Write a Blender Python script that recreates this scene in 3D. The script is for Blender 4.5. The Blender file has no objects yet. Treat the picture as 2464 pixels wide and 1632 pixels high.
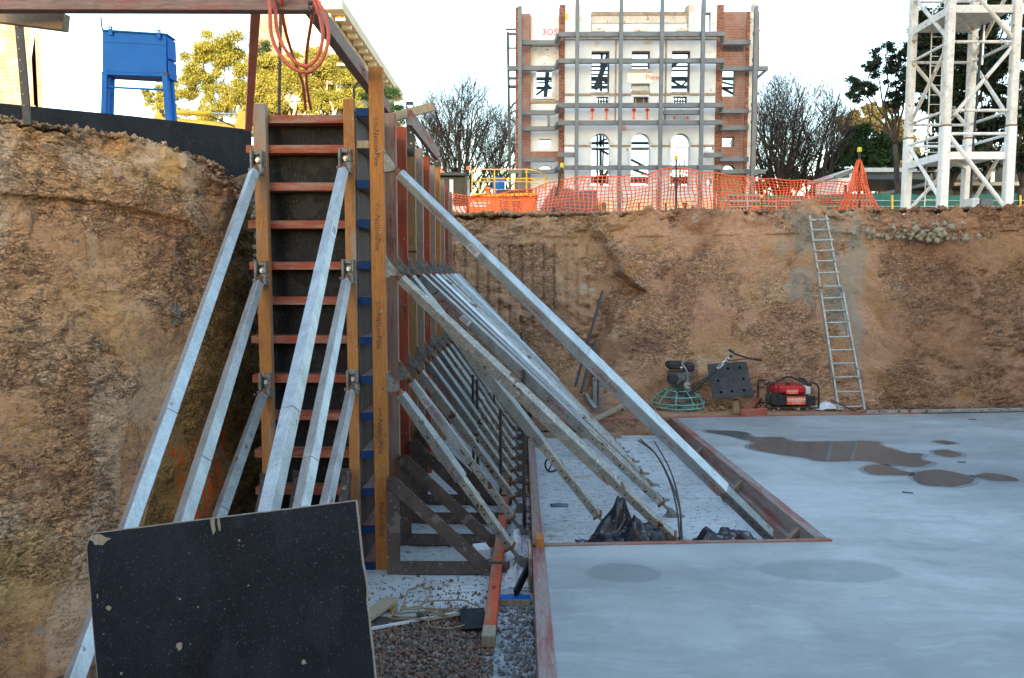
import bpy, math, random
from mathutils import Vector, Matrix, noise, Euler
import numpy as np
R = math.radians
SC = bpy.context.scene
COL = SC.collection
# ------------------------------------------------------------ camera
FPX = 1879.0
cam_d = bpy.data.cameras.new('camera'); cam_d.sensor_width = 23.6; cam_d.lens = 23.6*FPX/2464
cam_d.clip_start = 0.05; cam_d.clip_end = 3000
cam = bpy.data.objects.new('camera', cam_d); COL.objects.link(cam)
CAM = Vector((0, 0, 2.4))
cam.location = CAM
cam.rotation_euler = (R(90-4.746), 0, R(0.55))
SC.camera = cam
SC.render.resolution_x = 1024; SC.render.resolution_y = 678
CR = cam.rotation_euler.to_matrix()
# ------------------------------------------------------------ light
SUN_EL = 7.6
w = bpy.data.worlds.new('World'); SC.world = w; w.use_nodes = True
nt = w.node_tree; bg = nt.nodes['Background']
sk = nt.nodes.new('ShaderNodeTexSky'); sk.sky_type = 'NISHITA'; sk.sun_disc = False
sk.sun_elevation = R(SUN_EL); sk.sun_rotation = R(180); sk.air_density = 1.0; sk.dust_density = 1.0; sk.ozone_density = 1.0
nt.links.new(sk.outputs[0], bg.inputs[0]); bg.inputs[1].default_value = 0.15
sd = bpy.data.lights.new('sun', 'SUN'); sd.energy = 3.8; sd.angle = R(0.5); sd.color = (1, 0.80, 0.55)
so = bpy.data.objects.new('sun', sd); COL.objects.link(so)
so.rotation_euler = (R(90-SUN_EL), 0, 0)     # shines towards +Y and down
SC.view_settings.view_transform = 'Standard'; SC.view_settings.look = 'None'
SC.view_settings.exposure = 2.74; SC.view_settings.gamma = 1.0

# ------------------------------------------------------------ helpers
def ray(px, py):
    return CR @ Vector(((px-1232)/FPX, -(py-816)/FPX, -1))
def A(px, py, Y):
    d = ray(px, py); return CAM + d*(Y/d.y)
def Zp(px, py, z):
    d = ray(px, py); return CAM + d*((z-CAM.z)/d.z)

def frame(d, up=(0, 0, 1)):
    d = Vector(d).normalized(); u = Vector(up)
    if abs(d.dot(u)) > 0.99: u = Vector((0, 1, 0))
    s = d.cross(u).normalized(); u = s.cross(d).normalized()
    return d, s, u
class MB:
    def __init__(s): s.v = []; s.f = []; s.m = []; s.mi = 0
    def add(s, vs, fs):
        n = len(s.v); s.v += [tuple(p) for p in vs]; s.f += [tuple(i+n for i in f) for f in fs]; s.m += [s.mi]*len(fs); return s
    def box(s, c, sz, rot=None):
        hx, hy, hz = sz[0]/2, sz[1]/2, sz[2]/2
        vs = [Vector((x, y, z)) for x in (-hx, hx) for y in (-hy, hy) for z in (-hz, hz)]
        if rot is not None:
            if not isinstance(rot, Matrix): rot = Euler(rot).to_matrix()
            vs = [rot @ p for p in vs]
        c = Vector(c); vs = [p+c for p in vs]
        return s.add(vs, [(0, 1, 3, 2), (4, 6, 7, 5), (0, 4, 5, 1), (2, 3, 7, 6), (0, 2, 6, 4), (1, 5, 7, 3)])
    def bb(s, x0, x1, y0, y1, z0, z1): return s.box(((x0+x1)/2, (y0+y1)/2, (z0+z1)/2), (abs(x1-x0), abs(y1-y0), abs(z1-z0)))
    def beam(s, p0, p1, wd, h, up=(0, 0, 1), roll=0, w1=None, h1=None):
        p0 = Vector(p0); p1 = Vector(p1); d, a, u = frame(p1-p0, up)
        if roll:
            q = Matrix.Rotation(roll, 3, d); a = q @ a; u = q @ u
        w1 = wd if w1 is None else w1; h1 = h if h1 is None else h1
        vs = []
        for p, ww, hh in ((p0, wd, h), (p1, w1, h1)):
            for i, j in ((-1, -1), (1, -1), (1, 1), (-1, 1)): vs.append(p + a*(i*ww/2) + u*(j*hh/2))
        return s.add(vs, [(3, 2, 1, 0), (4, 5, 6, 7), (0, 1, 5, 4), (1, 2, 6, 5), (2, 3, 7, 6), (3, 0, 4, 7)])
    def tube(s, pts, r, n=6, closed=False, cap=True):
        pts = [Vector(p) for p in pts]; m = len(pts)
        if m < 2: return s
        rs = r if isinstance(r, (list, tuple)) else [r]*m
        vs = []; pu = None
        for i, p in enumerate(pts):
            if closed: d = pts[(i+1) % m]-pts[i-1]
            else: d = pts[min(i+1, m-1)]-pts[max(i-1, 0)]
            if d.length < 1e-9: d = Vector((0, 0, 1))
            d.normalize()
            if pu is None:
                _, a, u = frame(d)
            else:
                u = pu - d*pu.dot(d)
                if u.length < 1e-6: _, a, u = frame(d)
                u.normalize(); a = d.cross(u)
            pu = u
            for k in range(n):
                t = 2*math.pi*k/n; vs.append(p + (a*math.cos(t)+u*math.sin(t))*rs[i])
        fs = []
        for i in range(m if closed else m-1):
            j = (i+1) % m
            for k in range(n): fs.append((i*n+k, i*n+(k+1) % n, j*n+(k+1) % n, j*n+k))
        if cap and not closed:
            fs.append(tuple(range(n-1, -1, -1))); fs.append(tuple((m-1)*n+k for k in range(n)))
        return s.add(vs, fs)
    def prism(s, poly, ax, ay, az, o, t):
        """poly of (a,b) in plane o+a*ax+b*ay, extruded by t along az (centred)"""
        o = Vector(o); ax = Vector(ax); ay = Vector(ay); az = Vector(az); n = len(poly)
        vs = [o+ax*a+ay*b-az*(t/2) for a, b in poly]+[o+ax*a+ay*b+az*(t/2) for a, b in poly]
        fs = [tuple(range(n-1, -1, -1)), tuple(range(n, 2*n))]+[(i, (i+1) % n, n+(i+1) % n, n+i) for i in range(n)]
        return s.add(vs, fs)
    def lathe(s, prof, c, n=16, rot=None):
        c = Vector(c); vs = []; m = len(prof)
        for r, z in prof:
            for k in range(n):
                t = 2*math.pi*k/n; p = Vector((r*math.cos(t), r*math.sin(t), z))
                if rot is not None: p = rot @ p
                vs.append(c+p)
        fs = [(i*n+k, i*n+(k+1) % n, (i+1)*n+(k+1) % n, (i+1)*n+k) for i in range(m-1) for k in range(n)]
        fs += [tuple(range(n-1, -1, -1)), tuple((m-1)*n+k for k in range(n))]
        return s.add(vs, fs)
    def each(s, name, mats, parent, nv=None):
        """one object per connected piece (pieces of nv vertices)"""
        i = 0; fi = 0; F = s.f
        while i < len(s.v):
            m = MB(); m.v = s.v[i:i+nv]
            while fi < len(F) and F[fi][0] < i+nv: m.f.append(tuple(k-i for k in F[fi])); m.m.append(0); fi += 1
            m.build(name, mats, parent); i += nv
    def build(s, name, mats, parent=None, bevel=0, smooth=False, origin=None):
        me = bpy.data.meshes.new(name)
        if parent is not None: o = wloc(parent)
        elif origin is not None: o = Vector(origin)
        else:
            a = np.array(s.v); o = Vector(((a[:, 0].min()+a[:, 0].max())/2, (a[:, 1].min()+a[:, 1].max())/2, a[:, 2].min()))
        me.from_pydata([(v[0]-o.x, v[1]-o.y, v[2]-o.z) for v in s.v], [], s.f)
        for mm in (mats if isinstance(mats, (list, tuple)) else [mats]): me.materials.append(mm)
        if any(s.m): me.polygons.foreach_set('material_index', s.m)
        if smooth: me.polygons.foreach_set('use_smooth', [True]*len(me.polygons))
        me.update()
        ob = bpy.data.objects.new(name, me); COL.objects.link(ob)
        if parent is not None: ob.parent = parent
        else: ob.location = o
        if bevel:
            b = ob.modifiers.new('bevel', 'BEVEL'); b.width = bevel; b.segments = 1; b.limit_method = 'ANGLE'
        return ob
def wloc(o):
    v = Vector((0, 0, 0))
    while o is not None: v += o.location; o = o.parent
    return v
def tag(o, label, cat, group=None):
    o['label'] = label; o['category'] = cat
    if group: o['group'] = group
    return o
def struct(o): o['kind'] = 'structure'; return o
def thing(name, label, cat, loc, group=None):
    e = bpy.data.objects.new(name, None); COL.objects.link(e); e.location = loc; e.empty_display_size = 0.1
    return tag(e, label, cat, group)
def npmesh(name, V, F, mats, parent=None, smooth=False, origin=None):
    """V (n,3) F (m,k) arrays"""
    V = np.asarray(V, dtype=np.float32); F = np.asarray(F, dtype=np.int32)
    o = wloc(parent) if parent is not None else Vector(origin if origin is not None else (float(V[:, 0].mean()), float(V[:, 1].mean()), float(V[:, 2].min())))
    V = V - np.array(o, dtype=np.float32)
    me = bpy.data.meshes.new(name); k = F.shape[1]
    me.vertices.add(len(V)); me.vertices.foreach_set('co', V.ravel())
    me.loops.add(F.size); me.loops.foreach_set('vertex_index', F.ravel())
    me.polygons.add(len(F)); me.polygons.foreach_set('loop_start', np.arange(0, F.size, k, dtype=np.int32))
    me.polygons.foreach_set('loop_total', np.full(len(F), k, dtype=np.int32))
    if smooth: me.polygons.foreach_set('use_smooth', np.ones(len(F), dtype=bool))
    me.update(calc_edges=True); me.validate()
    for mm in (mats if isinstance(mats, (list, tuple)) else [mats]): me.materials.append(mm)
    ob = bpy.data.objects.new(name, me); COL.objects.link(ob)
    if parent is not None: ob.parent = parent
    else: ob.location = o
    return ob
def grid_faces(nu, nv):
    i = np.arange(nu-1)[:, None]*nv + np.arange(nv-1)[None, :]
    i = i.ravel(); return np.stack([i, i+nv, i+nv+1, i+1], 1)
def text(s, size, o, ax, ay, m, parent, name='lettering', align='LEFT', bold=0.0, depth=0.0006):
    cu = bpy.data.curves.new(name, 'FONT'); cu.body = s; cu.size = size; cu.extrude = depth; cu.align_x = align; cu.align_y = 'CENTER'; cu.offset = bold; cu.resolution_u = 2
    ob = bpy.data.objects.new(name, cu); COL.objects.link(ob)
    me = bpy.data.meshes.new_from_object(ob)
    bpy.data.objects.remove(ob); bpy.data.curves.remove(cu)
    ax = Vector(ax).normalized(); ay = Vector(ay).normalized(); az = ax.cross(ay); o = Vector(o); po = wloc(parent)
    for v in me.vertices: v.co = o + ax*v.co.x + ay*v.co.y + az*(v.co.z+depth*1.2) - po
    me.materials.clear(); me.materials.append(m)
    r = bpy.data.objects.new(name, me); COL.objects.link(r); r.parent = parent
    return r

# ------------------------------------------------------------ materials
def newmat(name):
    m = bpy.data.materials.new(name); m.use_nodes = True; return m, m.node_tree, m.node_tree.nodes['Principled BSDF']
def nd(nt, t, **k):
    n = nt.nodes.new(t)
    for a, b in k.items():
        if a.startswith('i_'):
            key = a[2:]; key = int(key) if key.isdigit() else key
            n.inputs[key].default_value = b
        else: setattr(n, a, b)
    return n
def coord(nt, stretch=(1, 1, 1), gen=False):
    tc = nt.nodes.new('ShaderNodeNewGeometry'); mp = nd(nt, 'ShaderNodeMapping'); mp.inputs['Scale'].default_value = stretch
    nt.links.new(tc.outputs['Position'], mp.inputs[0]); return mp.outputs[0]
def ramp(nt, fac, stops, interp='LINEAR'):
    r = nt.nodes.new('ShaderNodeValToRGB'); r.color_ramp.interpolation = interp
    els = r.color_ramp.elements
    while len(els) > 1: els.remove(els[-1])
    for i, (p, c) in enumerate(stops):
        e = els[0] if i == 0 else els.new(p)
        e.position = p; e.color = (c[0], c[1], c[2], 1) if len(c) == 3 else c
    nt.links.new(fac, r.inputs[0]); return r.outputs[0]
def noi(nt, vec, scale, detail=5, rough=0.55, dist=0):
    n = nd(nt, 'ShaderNodeTexNoise'); n.inputs['Scale'].default_value = scale; n.inputs['Detail'].default_value = detail
    n.inputs['Roughness'].default_value = rough; n.inputs['Distortion'].default_value = dist
    nt.links.new(vec, n.inputs['Vector']); return n.outputs['Fac']
def mix(nt, fac, a, b, mode='MIX'):
    m = nd(nt, 'ShaderNodeMix', data_type='RGBA', blend_type=mode); m.clamp_factor = True
    for sock, v in ((m.inputs[0], fac), (m.inputs[6], a), (m.inputs[7], b)):
        if hasattr(v, 'is_linked') or hasattr(v, 'links'): nt.links.new(v, sock)
        elif isinstance(v, (int, float)): sock.default_value = v
        else: sock.default_value = (v[0], v[1], v[2], 1)
    return m.outputs[2]
def bump(nt, bsdf, h, strength, dist=0.01):
    b = nd(nt, 'ShaderNodeBump'); b.inputs['Strength'].default_value = strength; b.inputs['Distance'].default_value = dist
    nt.links.new(h, b.inputs['Height']); nt.links.new(b.outputs[0], bsdf.inputs['Normal']); return b
def G(v): return (v, v, v)
def surf(name, c0, c1, scale=8, stretch=(1, 1, 1), rough=0.7, metal=0.0, bmp=0.15, bdist=0.004, specks=(), fine=0.25, lo=.35, hi=.65, rr=0.12, spec=0.5):
    """two-tone noise paint with optional specks [(colour, scale, threshold, stretch)]"""
    m, t, b = newmat(name); v = coord(t, stretch); v1 = coord(t)
    n1 = noi(t, v, scale, 6, .6); col = ramp(t, n1, [(lo, c0), (hi, c1)])
    n2 = noi(t, v, scale*9, 4, .7)
    if fine: col = mix(t, fine, col, ramp(t, n2, [(.3, tuple(x*.45 for x in c0)), (.7, tuple(min(1, x*1.5) for x in c1))]))
    for sp in specks:
        c, sc, th = sp[:3]; vv = coord(t, sp[3]) if len(sp) > 3 else v1
        ns = noi(t, vv, sc, 2, .5); k = ramp(t, ns, [(th, G(0)), (min(1, th+.04), G(1))]); col = mix(t, k, col, c)
    t.links.new(col, b.inputs['Base Color'])
    rg = ramp(t, n2, [(.3, G(max(0, rough-rr))), (.7, G(min(1, rough+rr)))]); t.links.new(rg, b.inputs['Roughness'])
    b.inputs['Metallic'].default_value = metal; b.inputs['Specular IOR Level'].default_value = spec
    if bmp: bump(t, b, n2, bmp, bdist)
    return m
VZ = (1, 1, .12); VX = (.12, 1, 1); VY = (1, .12, 1)
def wood(name, c0, c1, paint=None, wear=.5, st=VZ, sc=14, extra=None):
    """timber with grain along the stretched axis and optional worn paint"""
    m, t, b = newmat(name); v = coord(t, st); v1 = coord(t)
    g = noi(t, v, sc*6, 5, .65, .4); col = ramp(t, g, [(.3, c0), (.7, c1)])
    if paint:
        k = noi(t, v, sc*.55, 7, .75); pm = ramp(t, k, [(wear-.06, G(1)), (wear+.06, G(0))])
        var = noi(t, v1, 3, 4); pc = ramp(t, var, [(.3, tuple(x*.7 for x in paint)), (.7, tuple(x*1.2 for x in paint))])
        col = mix(t, pm, col, pc)
    kn = noi(t, v1, 5, 5, .7); col = mix(t, ramp(t, kn, [(.56, G(0)), (.75, G(.45))]), col, tuple(x*.35 for x in c0))
    d = noi(t, v1, 60, 3, .6); col = mix(t, ramp(t, d, [(.66, G(0)), (.72, G(.5))]), col, (.42, .40, .36))
    if extra: 
        k2 = noi(t, v, 5, 7, .72); col = mix(t, ramp(t, k2, [(.48, G(0)), (.58, G(.9))]), col, extra)
    t.links.new(col, b.inputs['Base Color']); b.inputs['Roughness'].default_value = .75; b.inputs['Specular IOR Level'].default_value = .3
    bump(t, b, g, .25, .003); return m
M = {}
OR0, OR1 = (.34, .125, .03), (.50, .215, .06)
M['lvl'] = wood('lvl_timber', OR0, OR1)
M['lvl_grey'] = wood('weathered_lvl', (.30, .12, .035), (.46, .20, .06), extra=(.27, .25, .225))
M['redv'] = wood('red_painted_timber', (.24, .12, .08), (.36, .19, .12), paint=(.36, .065, .03), wear=.56)
M['redv2'] = wood('red_worn_timber', (.22, .15, .12), (.36, .25, .20), paint=(.30, .06, .04), wear=.42)
M['redx'] = wood('red_painted_joist', (.24, .15, .11), (.38, .25, .19), paint=(.36, .075, .035), wear=.53, st=VX)
M['redy'] = wood('red_painted_edge_board', (.20, .15, .13), (.34, .27, .24), paint=(.30, .085, .07), wear=.47, st=VY)
M['orangey'] = wood('orange_red_post', (.22, .13, .08), (.36, .24, .16), paint=(.60, .10, .035), wear=.55, st=VY)
M['greyv'] = wood('grey_timber', (.22, .15, .115), (.36, .27, .22))
M['greyx'] = wood('grey_red_beam', (.17, .12, .11), (.32, .22, .20), paint=(.30, .09, .08), wear=.42, st=VX)
M['greyy'] = wood('grey_brown_beam', (.16, .11, .09), (.30, .21, .17), paint=(.30, .12, .09), wear=.42, st=VY)
M['brownv'] = wood('brown_timber', (.22, .12, .05), (.36, .21, .10))
M['browny'] = wood('brown_board', (.24, .16, .10), (.40, .29, .20), st=VY)
M['oldwood'] = wood('pale_old_timber', (.24, .19, .12), (.42, .35, .25))
M['blue_end'] = surf('blue_painted_end', (.006, .030, .095), (.010, .045, .14), 30, rough=.7, spec=.2)
M['plyblack'] = surf('black_form_ply', (.007, .009, .013), (.014, .018, .026), 3, rough=.60, bmp=.05, spec=.22, fine=.1,
    specks=[((.015, .019, .027), 7, .55, (1, 1, .4)), ((.13, .14, .15), 120, .69), ((.045, .052, .065), 190, .64, (1, 1, .5)), ((.26, .26, .24), 48, .755)])
M['plyform'] = surf('dusty_form_ply', (.006, .0065, .008), (.014, .014, .016), 3, rough=.6, bmp=.05, spec=.25, fine=.1,
    specks=[((.022, .024, .028), 5, .56), ((.15, .155, .155), 80, .69), ((.07, .072, .075), 140, .66, (1, 1, .12))])
M['plygrey'] = surf('grey_brown_form_face', (.040, .031, .028), (.085, .066, .058), 5, stretch=(1, 1, .1), rough=.6, specks=[((.35, .33, .30), 60, .70)])
M['plyedge'] = surf('ply_edge', (.20, .16, .12), (.38, .32, .26), 30, stretch=(1, 1, 6), rough=.8)
M['galv'] = surf('galvanised_steel', (.34, .375, .39), (.56, .605, .62), 7, stretch=(1.6, 1.6, .35), rough=.42, metal=.6, bmp=.06, specks=[((.25, .26, .26), 34, .70, (1, 1, .3)), ((.75, .80, .84), 90, .68)], fine=.3)
M['galvd'] = surf('dull_galvanised_steel', (.17, .185, .185), (.34, .36, .355), 9, stretch=(1.4, 1.4, .5), rough=.5, metal=.5, bmp=.08, specks=[((.14, .09, .06), 16, .66), ((.50, .52, .50), 55, .66)], fine=.4)
M['galvo'] = surf('old_galvanised_steel', (.17, .16, .14), (.46, .45, .40), 11, rough=.55, metal=.5, bmp=.12, specks=[((.16, .07, .03), 9, .62), ((.62, .62, .58), 40, .64)], fine=.5)
M['rust'] = surf('rusty_iron', (.10, .045, .025), (.26, .10, .05), 30, rough=.85, specks=[((.36, .34, .30), 40, .66)])
M['brownsteel'] = surf('brown_painted_steel', (.055, .038, .032), (.105, .075, .062), 7, rough=.6, bmp=.08, specks=[((.30, .27, .24), 48, .665), ((.16, .13, .11), 9, .62)])
M['castiron'] = surf('cast_bracket', (.11, .11, .10), (.30, .30, .28), 25, rough=.6, metal=.3, specks=[((.18, .08, .04), 20, .62)])
M['rebar'] = surf('rebar_steel', (.035, .028, .026), (.11, .085, .075), 40, rough=.7, metal=.3)
M['blackpost'] = surf('black_picket', (.012, .013, .015), (.04, .04, .043), 20, rough=.5, metal=.2)
M['redpaint'] = surf('red_stencil', (.26, .035, .02), (.38, .06, .035), 60, rough=.8, fine=.3)
M['darktext'] = surf('dark_stencil', (.05, .03, .015), (.09, .06, .03), 60, rough=.8)
M['white'] = surf('white_paint', (.62, .63, .65), (.78, .79, .80), 5, rough=.45, bmp=.03, specks=[((.30, .20, .12), 7, .70), ((.42, .38, .33), 20, .68)], fine=.12)
M['bluepaint'] = surf('blue_paint', (.002, .10, .40), (.003, .125, .47), 4, rough=.5, spec=.15, bmp=.02, fine=.08, specks=[((.12, .10, .10), 26, .73)])
M['yellow'] = surf('yellow_paint', (.62, .36, .02), (.75, .45, .03), 5, rough=.4, fine=.1)
M['digyellow'] = surf('machine_yellow', (.50, .38, .03), (.66, .50, .05), 5, rough=.45, fine=.15, specks=[((.08, .06, .03), 20, .66)])
M['orange'] = surf('machine_orange', (.75, .13, .025), (.85, .16, .035), 4, rough=.4, fine=.08)
M['meshorange'] = surf('orange_plastic', (.80, .13, .04), (.9, .18, .06), 20, rough=.5, fine=.1)
M['hose'] = surf('orange_hose', (.50, .09, .045), (.62, .13, .07), 30, rough=.5, fine=.15)
M['black'] = surf('black_rubber', (.012, .012, .013), (.03, .03, .032), 15, rough=.55, fine=.2)
M['darkglass'] = surf('dark_glass', (.010, .018, .022), (.02, .03, .035), 3, rough=.3, fine=0, bmp=0, spec=.12)
M['whitepl'] = surf('white_plastic', (.62, .63, .66), (.80, .80, .82), 20, rough=.4, fine=.1)
M['bag'] = surf('clear_plastic_bag', (.42, .43, .46), (.70, .70, .72), 10, rough=.3, fine=.2, specks=[((.45, .12, .16), 16, .66)])
M['blackpl'] = surf('black_plastic_sheet', (.010, .012, .018), (.025, .03, .045), 6, rough=.28, fine=.15, specks=[((.16, .18, .22), 18, .64)], bmp=.3)
M['teal'] = surf('green_guard_paint', (.10, .36, .28), (.18, .46, .38), 20, rough=.5)
M['engine'] = surf('grimy_engine', (.05, .05, .052), (.24, .24, .235), 20, rough=.5, metal=.3, specks=[((.40, .38, .34), 40, .66)])
M['generatorred'] = surf('red_tank_paint', (.45, .010, .012), (.55, .018, .018), 6, rough=.3, fine=.05)
M['stickorange'] = surf('orange_sticker', (.80, .11, .03), (.86, .14, .045), 6, rough=.5, fine=0)
M['textwhite'] = surf('white_letters', (.8, .8, .8), (.85, .85, .85), 6, rough=.5, fine=0)
M['ladder'] = surf('aluminium_ladder', (.30, .30, .27), (.52, .52, .48), 18, rough=.5, metal=.4, specks=[((.20, .14, .09), 14, .62)])
M['rope'] = surf('tan_rope', (.18, .13, .07), (.32, .25, .15), 120, rough=.9)
M['green'] = surf('green_shade_cloth', (.01, .085, .06), (.02, .13, .09), 3, stretch=(1, 1, .3), rough=.8, fine=.3)
M['greysteel'] = surf('grey_painted_steel', (.060, .085, .112), (.095, .128, .165), 2, rough=.5, fine=.15, specks=[((.08, .07, .06), 3, .70)])
M['darksteel'] = surf('dark_frame_steel', (.022, .035, .045), (.04, .055, .065), 2, rough=.6, fine=.1)
M['puddle'] = None
# ------------------------------------------------------------ earth, concrete, masonry materials
def earthmat(name, cols, seed=0, smooth=.5, slurry=None, tint=None, zones=(), scrape=0, spray=None):
    m, t, b = newmat(name); v = coord(t); off = nd(t, 'ShaderNodeMapping'); off.inputs['Location'].default_value = (seed, seed*.7, 0); t.links.new(v, off.inputs[0]); v = off.outputs[0]
    def vmath(op, a, b_, c=None):
        n_ = nd(t, 'ShaderNodeVectorMath', operation=op)
        for i_, q in enumerate((a, b_, c)):
            if q is None: continue
            if hasattr(q, 'links'): t.links.new(q, n_.inputs[i_])
            else: n_.inputs[i_].default_value = q
        return n_.outputs[0]
    def mad(a, b_, c):
        n_ = nd(t, 'ShaderNodeMath', operation='MULTIPLY_ADD')
        for i_, q in enumerate((a, b_, c)):
            if hasattr(q, 'links'): t.links.new(q, n_.inputs[i_])
            else: n_.inputs[i_].default_value = q
        return n_.outputs[0]
    nn = nd(t, 'ShaderNodeTexNoise'); nn.inputs['Scale'].default_value = 5; nn.inputs['Detail'].default_value = 5; t.links.new(v, nn.inputs['Vector'])
    wv = vmath('MULTIPLY_ADD', nn.outputs['Color'], (.14, .14, .14), v)
    st = nd(t, 'ShaderNodeMapping'); st.inputs['Scale'].default_value = (1, 1, 1.7); st.inputs['Rotation'].default_value = (0, .35, 0); t.links.new(wv, st.inputs[0]); sv = st.outputs[0]
    big = noi(t, v, .8, 8, .62, .8); col = ramp(t, big, [(.30, cols[0]), (.40, cols[1]), (.50, cols[2]), (.60, cols[3]), (.70, cols[4])])
    # broken lumps: every lump its own tone
    def lumps(sc):
        vo = nd(t, 'ShaderNodeTexVoronoi'); vo.inputs['Scale'].default_value = sc; t.links.new(sv, vo.inputs['Vector'])
        se = nd(t, 'ShaderNodeSeparateXYZ'); t.links.new(vo.outputs['Color'], se.inputs[0]); return vo.outputs['Distance'], se.outputs[0], se.outputs[1]
    d1, r1, q1 = lumps(9); d2, r2, q2 = lumps(28); d3, r3, q3 = lumps(70)
    rough_ = noi(t, v, 1.15, 5, .6, .5); k = ramp(t, rough_, [(smooth-.05, G(1)), (smooth+.05, G(.12))])
    def tone(col, r_, amt, lo=.55, hi=1.35):
        m_ = mix(t, 1.0, col, ramp(t, r_, [(0, G(lo)), (1, G(hi))]), 'MULTIPLY'); mx = nd(t, 'ShaderNodeMath', operation='MULTIPLY'); t.links.new(k, mx.inputs[0]); mx.inputs[1].default_value = amt; return mix(t, mx.outputs[0], col, m_)
    # clay hues in patches
    p1 = noi(t, v, 1.6, 8, .66, 1.0); col = mix(t, ramp(t, p1, [(.56, G(0)), (.64, G(.55))]), col, (.30, .15, .115)); col = mix(t, ramp(t, p1, [(.32, G(.5)), (.39, G(0))]), col, (.50, .36, .20))
    p4 = noi(t, v, 2.6, 8, .7, .6); col = mix(t, ramp(t, p4, [(.60, G(0)), (.66, G(.8))]), col, (.42, .22, .07))
    p2 = noi(t, v, 3.4, 7, .66); col = mix(t, ramp(t, p2, [(.64, G(0)), (.67, G(.85))]), col, (.36, .34, .28))
    p3 = noi(t, v, 9, 4, .6); col = mix(t, ramp(t, p3, [(.68, G(0)), (.70, G(.9))]), col, (.13, .135, .14))
    if zones:
        sx0 = nd(t, 'ShaderNodeSeparateXYZ'); t.links.new(coord(t), sx0.inputs[0])
        for x0_, x1_, cc in zones:
            za = nd(t, 'ShaderNodeMath', operation='MULTIPLY_ADD'); t.links.new(big, za.inputs[0]); za.inputs[1].default_value = 5.0; t.links.new(sx0.outputs[0], za.inputs[2])
            mr = nd(t, 'ShaderNodeMapRange'); mr.inputs[1].default_value = x0_+2.5; mr.inputs[2].default_value = x1_+2.5; t.links.new(za.outputs[0], mr.inputs[0]); col = mix(t, mr.outputs[0], col, mix(t, 1.0, col, cc, 'MULTIPLY'))
    if scrape:
        sc1 = noi(t, coord(t, (scrape, scrape*.6, .35)), 1.0, 3, .5); sc2 = noi(t, v, .9, 4, .5); f1 = ramp(t, sc1, [(.50, G(0)), (.56, G(1))]); f2 = ramp(t, sc2, [(.38, G(0)), (.50, G(.8))]); fm = nd(t, 'ShaderNodeMath', operation='MULTIPLY'); t.links.new(f1, fm.inputs[0]); t.links.new(f2, fm.inputs[1])
        col = mix(t, fm.outputs[0], col, (.56, .37, .235)); e_ = ramp(t, sc1, [(.485, G(0)), (.50, G(.35)), (.515, G(0))]); col = mix(t, e_, col, tuple(x*.5 for x in cols[0]))
    col = tone(col, r1, .5, .78, 1.2); col = tone(col, r2, .8, .66, 1.38); col = tone(col, q3, .85, .55, 1.5)
    f9 = noi(t, v, 130, 4, .8); col = mix(t, ramp(t, f9, [(.34, G(.3)), (.44, G(0))]), col, (.15, .08, .045)); col = mix(t, ramp(t, f9, [(.56, G(0)), (.66, G(.35))]), col, (.60, .45, .30))
    e1 = ramp(t, d1, [(.62, G(0)), (.9, G(.4))]); ek = nd(t, 'ShaderNodeMath', operation='MULTIPLY'); t.links.new(e1, ek.inputs[0]); t.links.new(k, ek.inputs[1]); col = mix(t, ek.outputs[0], col, tuple(x*.35 for x in cols[0]))
    fi = noi(t, v, 42, 6, .75); col = mix(t, ramp(t, fi, [(.36, G(.45)), (.46, G(0))]), col, (.14, .075, .04)); col = mix(t, ramp(t, fi, [(.60, G(0)), (.68, G(.5))]), col, (.58, .44, .28))
    # thin shrinkage cracks
    cr_ = noi(t, coord(t, (1, 1, 2.2)), 6.5, 6, .62, .5); col = mix(t, ramp(t, cr_, [(.488, G(0)), (.497, G(.75)), (.503, G(.75)), (.512, G(0))]), col, (.085, .045, .028))
    if tint: col = mix(t, .35, col, tint)
    if slurry:
        sx = nd(t, 'ShaderNodeSeparateXYZ'); t.links.new(coord(t), sx.inputs[0])
        def band(sock, c, wd):
            a = nd(t, 'ShaderNodeMath', operation='SUBTRACT'); t.links.new(sock, a.inputs[0]); a.inputs[1].default_value = c
            q = nd(t, 'ShaderNodeMath', operation='ABSOLUTE'); t.links.new(a.outputs[0], q.inputs[0])
            r_ = nd(t, 'ShaderNodeMath', operation='DIVIDE'); t.links.new(q.outputs[0], r_.inputs[0]); r_.inputs[1].default_value = wd; return r_.outputs[0]
        nz = noi(t, coord(t, (1.6, 1, .6)), 1.7, 8, .68, .5)
        for cx, cz, wx, wz in slurry:
            s = nd(t, 'ShaderNodeMath', operation='MAXIMUM'); t.links.new(band(sx.outputs[0], cx, wx), s.inputs[0]); t.links.new(band(sx.outputs[2], cz, wz), s.inputs[1])
            s3 = mad(nz, 3.2, -1.6); s2 = nd(t, 'ShaderNodeMath', operation='ADD'); t.links.new(s.outputs[0], s2.inputs[0]); t.links.new(s3, s2.inputs[1])
            col = mix(t, ramp(t, s2.outputs[0], [(.50, G(.7)), (.90, G(0))]), col, (.31, .27, .215))
    if spray:
        sy = nd(t, 'ShaderNodeSeparateXYZ'); t.links.new(coord(t), sy.inputs[0]); sn = noi(t, coord(t, (1, 2.2, .45)), 7, 3, .6, .4); sm_ = ramp(t, sn, [(.55, G(0)), (.585, G(1))])
        for sock, lo, hi in ((sy.outputs[1], spray[0], spray[1]), (sy.outputs[2], spray[2], spray[3])):
            for op, th in (('GREATER_THAN', lo), ('LESS_THAN', hi)):
                g_ = nd(t, 'ShaderNodeMath', operation=op); t.links.new(sock, g_.inputs[0]); g_.inputs[1].default_value = th; mm_ = nd(t, 'ShaderNodeMath', operation='MULTIPLY'); t.links.new(sm_, mm_.inputs[0]); t.links.new(g_.outputs[0], mm_.inputs[1]); sm_ = mm_.outputs[0]
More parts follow.
